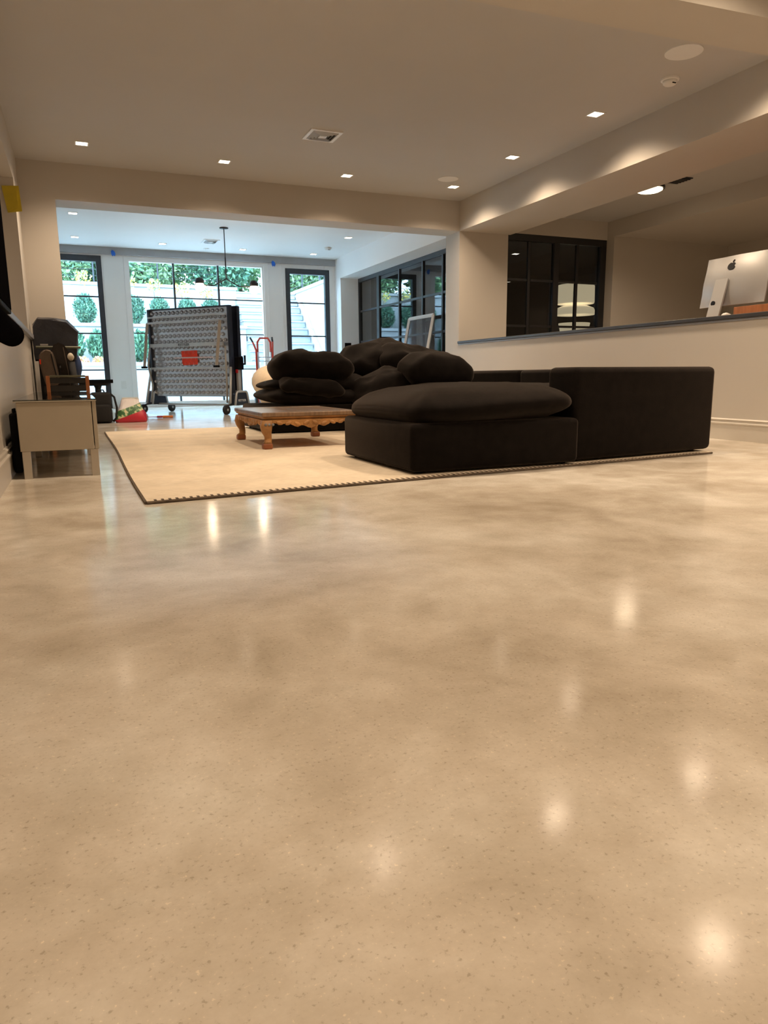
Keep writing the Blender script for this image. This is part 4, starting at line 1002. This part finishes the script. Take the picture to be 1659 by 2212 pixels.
# stand: bent sheet
b = NB()
st = [(-0.16, 0.0), (-0.155, 0.006), (-0.075, 0.33), (-0.06, 0.335), (-0.055, 0.32), (-0.148, 0.0)]
prism(b, [(-0.155, 0.0), (-0.14, 0.0), (-0.052, 0.33), (-0.066, 0.34)], ycc-0.098+0.12, ycc+0.098+0.05, 'Y')
stn = obj('stand', b, 'imac_alu', t)
b = NB(); box(b, -0.15, 0.08, ycc-0.098+0.12, ycc+0.098+0.05, 0, 0.008, 0.002); obj('stand_foot', b, 'imac_alu', t)
b = NB(); lathe(b, [(0.001, -0.004), (0.022, -0.004), (0.022, 0.004), (0.001, 0.004)], 20, (-0.118, 0.10, 0.14), 'X'); obj('cable_hole', b, 'logo_black', stn)
# apple-shaped emblem
import math as _m
def emblem():
    pts = []
    for k in range(40):
        a = 2*PI*k/40
        r = 0.034*(1+0.10*math.cos(2*a)*(-1))
        x = r*math.sin(a)*1.05; z = r*math.cos(a)
        if abs(x) < 0.012 and z > 0: z -= 0.006*(1-abs(x)/0.012)
        if abs(x) < 0.010 and z < 0: z += 0.004*(1-abs(x)/0.010)
        dx, dz = x-0.040, z-0.006
        d = math.hypot(dx, dz)
        if d < 0.017: x, z = 0.040+dx/d*0.017*1.0, 0.006+dz/d*0.017
        pts.append((x, z))
    return pts
b = NB(); prism(b, [(-u+0.02, v+0.44) for u, v in emblem()], -0.0285, -0.022, 'X')
lf = []
for k in range(9): 
    a = PI*k/8; lf.append((0.006+0.006*math.sin(a)-0.004*math.cos(a), 0.048-0.011*math.cos(a)))
for k in range(1, 8):
    a = PI*(8-k)/8; lf.append((0.006-0.006*math.sin(a)-0.004*math.cos(a), 0.048-0.011*math.cos(a)))
prism(b, [(-u+0.02, v+0.434) for u, v in lf], -0.0285, -0.022, 'X')
for v_ in b.verts: v_.co.x += 0.335*(v_.co.z-0.44)
obj('emblem', b, 'logo_black', t, label='dark apple-shaped emblem')
t = thing('wooden_tray', 'orange-brown wooden tray on the desk beside the silver computer', 'tray', (5.06, 4.22, 0.9555))
b = NB(); box(b, -0.08, 0.10, -0.32, 0.20, 0, 0.012, 0.002); obj('tray_base', b, 'wood_orange', t)
for a in ((-0.08, -0.07, -0.32, 0.20), (0.09, 0.10, -0.32, 0.20), (-0.07, 0.09, -0.32, -0.31), (-0.07, 0.09, 0.19, 0.20)):
    b = NB(); box(b, *a, 0.012, 0.085, 0.002); obj('tray_side', b, 'wood_orange', t)
b = NB(); pillow(b, 0.10, 0.07, 0.055, (0, 0, 0), (0, 0, 0), 0.8, 0.8, 0.25, 3, 16, 10)
o = obj('crumpled_paper', b, 'paper_white', None, False, loc=(5.02, 4.52, 0.985)); tag(o, 'crumpled white paper beside the wooden tray', 'paper')

# ------------------------------------------------------------------ inner room furniture seen through the office window
t = thing('tiered_lamp', 'tiered white lamp with three glowing shades behind the office window', 'floor lamp', (7.40, 9.62, 0.012))
b = NB(); lathe(b, [(0.001, 0), (0.20, 0), (0.19, 0.02), (0.02, 0.04), (0.001, 0.04)], 24); obj('base', b, 'black_metal', t, True)
b = NB(); tube(b, [(0, 0, 0.03), (0, 0, 1.92)], 0.016, 10); obj('pole', b, 'black_metal', t, True)
for pr in ([(0.27, 1.885), (0.295, 1.86), (0.30, 1.62), (0.29, 1.595)], [(0.20, 1.565), (0.29, 1.53), (0.335, 1.44), (0.31, 1.425)], [(0.245, 1.30), (0.245, 1.285), (0.20, 1.10), (0.15, 1.05)]):
    b = NB(); lathe(b, [(max(0.001, pr[0][0]-0.02), pr[0][1]-0.004)]+pr+[(pr[-1][0]-0.02, pr[-1][1]+0.004)], 32); obj('shade', b, 'shade_glow', t, True, label='softly glowing white shade')

# ------------------------------------------------------------------ outdoors
b = NB(); box(b, -6, 12, 21.5, 26, -0.1, 2.45); struct('ground_upper', b, 'hill_green')
b = NB(); box(b, -6, 12, YW+0.2, 16.2, -0.12, -0.01); struct('ground_patio', b, 'paving', 'pale paved patio outside the doors')
def tier(name, x0, x1, y0, y1, zt, label):
    b = NB(); box(b, x0, x1, y0, y0+0.22, -0.1, zt-0.07); box(b, x0-0.03, x1+0.03, y0-0.04, y0+0.26, zt-0.07, zt, 0.008); struct(name, b, 'stucco', label)
    b = NB(); box(b, x0, x1, y0+0.22, y1, -0.1, zt-0.10); s = struct(name.replace('wall', 'ground'), b, 'soil')
tier('wall_terrace_low', -6, 3.80, 16.0, 17.2, 0.84, 'lowest white garden terrace wall')
tier('wall_terrace_middle', -6, 3.80, 17.2, 18.4, 1.70, 'middle white garden terrace wall')
tier('wall_terrace_high', -6, 3.86, 18.4, 21.5, 2.70, 'highest white garden terrace wall')
b = NB(); box(b, 3.86, 5.4, 19.6, 19.82, -0.1, 2.62); box(b, 3.80, 5.4, 19.82, 21.5, -0.1, 2.5); struct('wall_terrace_stair_head', b, 'stucco')
b = NB(); box(b, 5.40, 5.62, 13.75, 21.5, -0.1, 2.66); box(b, 5.37, 5.65, 13.75, 21.5, 2.60, 2.68, 0.006); struct('wall_garden_right', b, 'stucco', 'white garden wall beside the outdoor stairs')
b = NB(); box(b, 5.62, 12, 13.75, 21.5, -0.1, 2.55); struct('ground_right', b, 'soil')
st = bpy.data.objects.new('outdoor_stairs', None); COL.objects.link(st); st['kind'] = 'structure'; st['label'] = 'pale stone stairs climbing beside the terraces'
nst = 14
for k in range(nst):
    z1 = 0.186*(k+1); y0 = 15.75+0.205*k
    b = NB(); box(b, 3.84, 5.37, y0, y0+0.26 if k < nst-1 else 19.6, z1-0.14, z1-0.03); obj('riser_block', b, 'step_stone', st)
    b = NB(); box(b, 3.82, 5.37, y0-0.025, y0+0.26 if k < nst-1 else 19.6, z1-0.03, z1, 0.004); obj('tread', b, 'stucco', st)
t = thing('handrail', 'pale blue-grey metal handrail sloping along the garden stair wall', 'railing', (0, 0, 0))
b = NB(); tube(b, [(5.28, 15.9, 0.80), (5.28, 16.28, 1.08), (5.28, 17.735, 2.31), (5.28, 18.0, 2.5)], 0.03, 10); obj('rail', b, 'alu', t, True)
for y, z in ((16.28, 1.08), (17.0, 1.69), (17.735, 2.31)):
    b = NB(); tube(b, [(5.28, y, z), (5.39, y, z-0.05)], 0.012, 8); obj('bracket', b, 'alu', t)
def cable_rail(name, label, p0, p1, z, n):
    t = thing(name, label, 'railing', (0, 0, 0)); p0 = Vector(p0); p1 = Vector(p1)
    for k in range(n):
        p = p0.lerp(p1, k/(n-1)); b = NB(); tube(b, [(p.x, p.y, z), (p.x, p.y, z+0.95)], 0.022, 6); obj('post', b, 'charcoal_metal', t)
    for k in range(6):
        zz = z+0.12+k*0.15; b = NB(); tube(b, [(p0.x, p0.y, zz), (p1.x, p1.y, zz)], 0.006 if k < 5 else 0.02, 5); obj('cable', b, 'charcoal_metal', t)
cable_rail('cable_railing', 'cable railing on top of the garden wall by the stairs', (5.5, 13.9, 0), (5.5, 21, 0), 2.68, 6)
cable_rail('cable_railing', 'cable railing behind the highest terrace', (-5.5, 19.8, 0), (3.7, 19.8, 0), 2.60, 7)

# foliage: one shared leaf cloud per kind, copied
def leaf_mesh(name, n, rx, ry, rz_, size, m, seed, upright=0.0, shell=0.35, m2=None):
    rnd = random.Random(seed); vs = []; fs = []
    for i in range(n):
        while True:
            p = Vector((rnd.uniform(-1, 1), rnd.uniform(-1, 1), rnd.uniform(-1, 1)))
            if shell < p.length <= 1: break
        lump = 1+0.16*noise.noise(p*2.2+Vector((seed, 0, 0)))
        c = Vector((p.x*rx*lump, p.y*ry*lump, p.z*rz_*lump))
        d = Vector((rnd.gauss(0, 1), rnd.gauss(0, 1), rnd.gauss(0, 1)+upright*3)).normalized()
        s = d.cross(Vector((rnd.gauss(0, 1), rnd.gauss(0, 1), rnd.gauss(0, 1)))).normalized()
        L_ = size*rnd.uniform(0.7, 1.3); w = L_*0.26
        k = len(vs); nn = d.cross(s)*L_*0.12
        vs += [c, c+d*L_*0.5+s*w+nn, c+d*L_, c+d*L_*0.5-s*w+nn]; fs.append((k, k+1, k+2, k+3))
    me = bpy.data.meshes.new(name); me.from_pydata(vs, [], fs); me.materials.append(MATS[m])
    if m2:
        me.materials.append(MATS[m2])
        for p in me.polygons:
            if rnd.random() < 0.3: p.material_index = 1
    return me
def stem_mesh(h, r, name='stem'):
    b = NB(); tube(b, [(0, 0, 0), (0.02, 0.01, h*0.5), (0, 0, h)], [r, r*0.8, r*0.5], 6)
    me = bpy.data.meshes.new(name); b.to_mesh(me); b.free(); me.materials.append(MATS['bark']); return me
ball = leaf_mesh('shrub_leaves', 2000, 0.235, 0.235, 0.33, 0.06, 'leaf_dark', 1, 0.5, 0.45, 'leaf_mid')
feath = leaf_mesh('feathery_leaves', 1700, 0.22, 0.22, 0.30, 0.10, 'leaf_mid', 2, 0.8, 0.2, 'leaf_dark')
tree = leaf_mesh('tree_leaves', 5200, 0.98, 0.95, 1.35, 0.15, 'leaf_light', 3, 0.0, 0.25, 'leaf_mid')
tree2 = leaf_mesh('tree_leaves', 5200, 0.98, 0.95, 1.25, 0.14, 'leaf_mid', 4, 0.0, 0.25, 'leaf_dark')
yel = leaf_mesh('yellow_leaves', 110, 0.19, 0.17, 0.16, 0.07, 'leaf_yellow', 5, 0.2, 0.1, 'leaf_light')
pink = leaf_mesh('grass_leaves', 380, 0.22, 0.20, 0.13, 0.10, 'leaf_pink', 6, 1.2, 0.1, 'leaf_yellow')
stem_s = stem_mesh(0.55, 0.02); stem_t = stem_mesh(2.2, 0.09, 'trunk'); stem_y = stem_mesh(0.9, 0.012)
def plant(name, label, cat, group, leaves, stem, loc, lz, sc=1.0, rz=0.0):
    t = thing(name, label, cat, loc, rz, group)
    o = bpy.data.objects.new('foliage', leaves); COL.objects.link(o); o.parent = t; o.location = (0, 0, lz); o.scale = (sc, sc, sc)
    o = bpy.data.objects.new('trunk' if stem is stem_t else 'stem', stem); COL.objects.link(o); o.parent = t
    return t
gsh = 'round clipped shrubs on the middle terrace'
for k, (x, lab) in enumerate(((0.335, 'round dark green shrub on the middle terrace, centred in the left garden door'), (1.37, 'round dark green shrub on the middle terrace at the left edge of the window'), (1.94, 'round dark green shrub on the middle terrace just above the folded table\'s left corner'), (2.57, 'round dark green shrub on the middle terrace above the middle of the folded table'), (3.12, 'round dark green shrub on the middle terrace above the right of the folded table'))):
    plant('round_shrub', lab, 'shrub', gsh, ball, stem_s, (x, 17.80, 1.605), 0.42, 1.0 if k < 2 else 0.93, k*1.1)
gfe = 'feathery shrubs on the lowest terrace'
for k, (x, lab) in enumerate(((0.02, 'feathery green shrub low in the left door, left one of the pair'), (0.54, 'feathery blue-green shrub low in the left door, right one of the pair'), (1.35, 'feathery shrub on the lowest terrace behind the folded table\'s left edge'))):
    plant('feathery_shrub', lab, 'shrub', gfe, feath, stem_s, (x, 16.70, 0.745), 0.42, 1.0, k*0.9)
gy = 'autumn saplings on the high terrace'
for k, (x, y, lab) in enumerate(((0.35, 18.15, 'yellow-leaved sapling in front of the highest terrace, in the left door'), (1.30, 18.15, 'yellow-leaved sapling at the left edge of the window'), (1.88, 18.15, 'yellow-leaved sapling left of the window\'s first mullion'), (2.50, 18.15, 'yellow-pink sapling right of the window\'s first mullion'), (3.08, 18.15, 'yellow-pink sapling behind the pendant\'s left bulb'))):
    plant('autumn_sapling', lab, 'sapling', gy, yel, stem_y, (x, y, 1.605), 1.15-0.06*k, 1.0, k*2.0)
for k, (x, lab) in enumerate(((0.18, 'pinkish grass tuft at the foot of the feathery shrubs, left one'), (0.50, 'pinkish grass tuft at the foot of the feathery shrubs, right one'))):
    plant('grass_tuft', lab, 'grass', 'pink grass tufts', pink, stem_mesh(0.1, 0.01), (x, 16.38, 0.745), 0.10, 0.62, k)
gt = 'trees beyond the highest terrace'
names = ['leftmost leafy tree beyond the terraces', 'leafy tree beyond the terraces behind the left garden door', 'leafy tree beyond the terraces between left door and window', 'leafy tree beyond the terraces at the window\'s left pane', 'leafy tree beyond the terraces left of the first mullion', 'leafy tree beyond the terraces at the window\'s middle pane', 'leafy tree beyond the terraces left of the pendant stem', 'leafy tree beyond the terraces right of the pendant stem', 'leafy tree beyond the terraces at the window\'s right pane', 'leafy tree beyond the terraces between window and right door', 'leafy tree beyond the terraces at the left of the right door', 'rightmost leafy tree beyond the garden wall', 'leafy tree above the garden wall on the right', 'leafy tree above the garden wall nearest the house']
for k, lab in enumerate(names):
    if k < 12: x, y, z = -2.4+k*1.05, (20.75, 22.9)[k % 2], 2.45
    else: x, y, z = 7.0, 18.3-(k-12)*2.3, 2.55
    plant('garden_tree', lab, 'tree', gt, tree if k % 3 else tree2, stem_t, (x, y, z), 1.45+(0.5 if k % 2 else 0.0), 1.0, k*1.3)
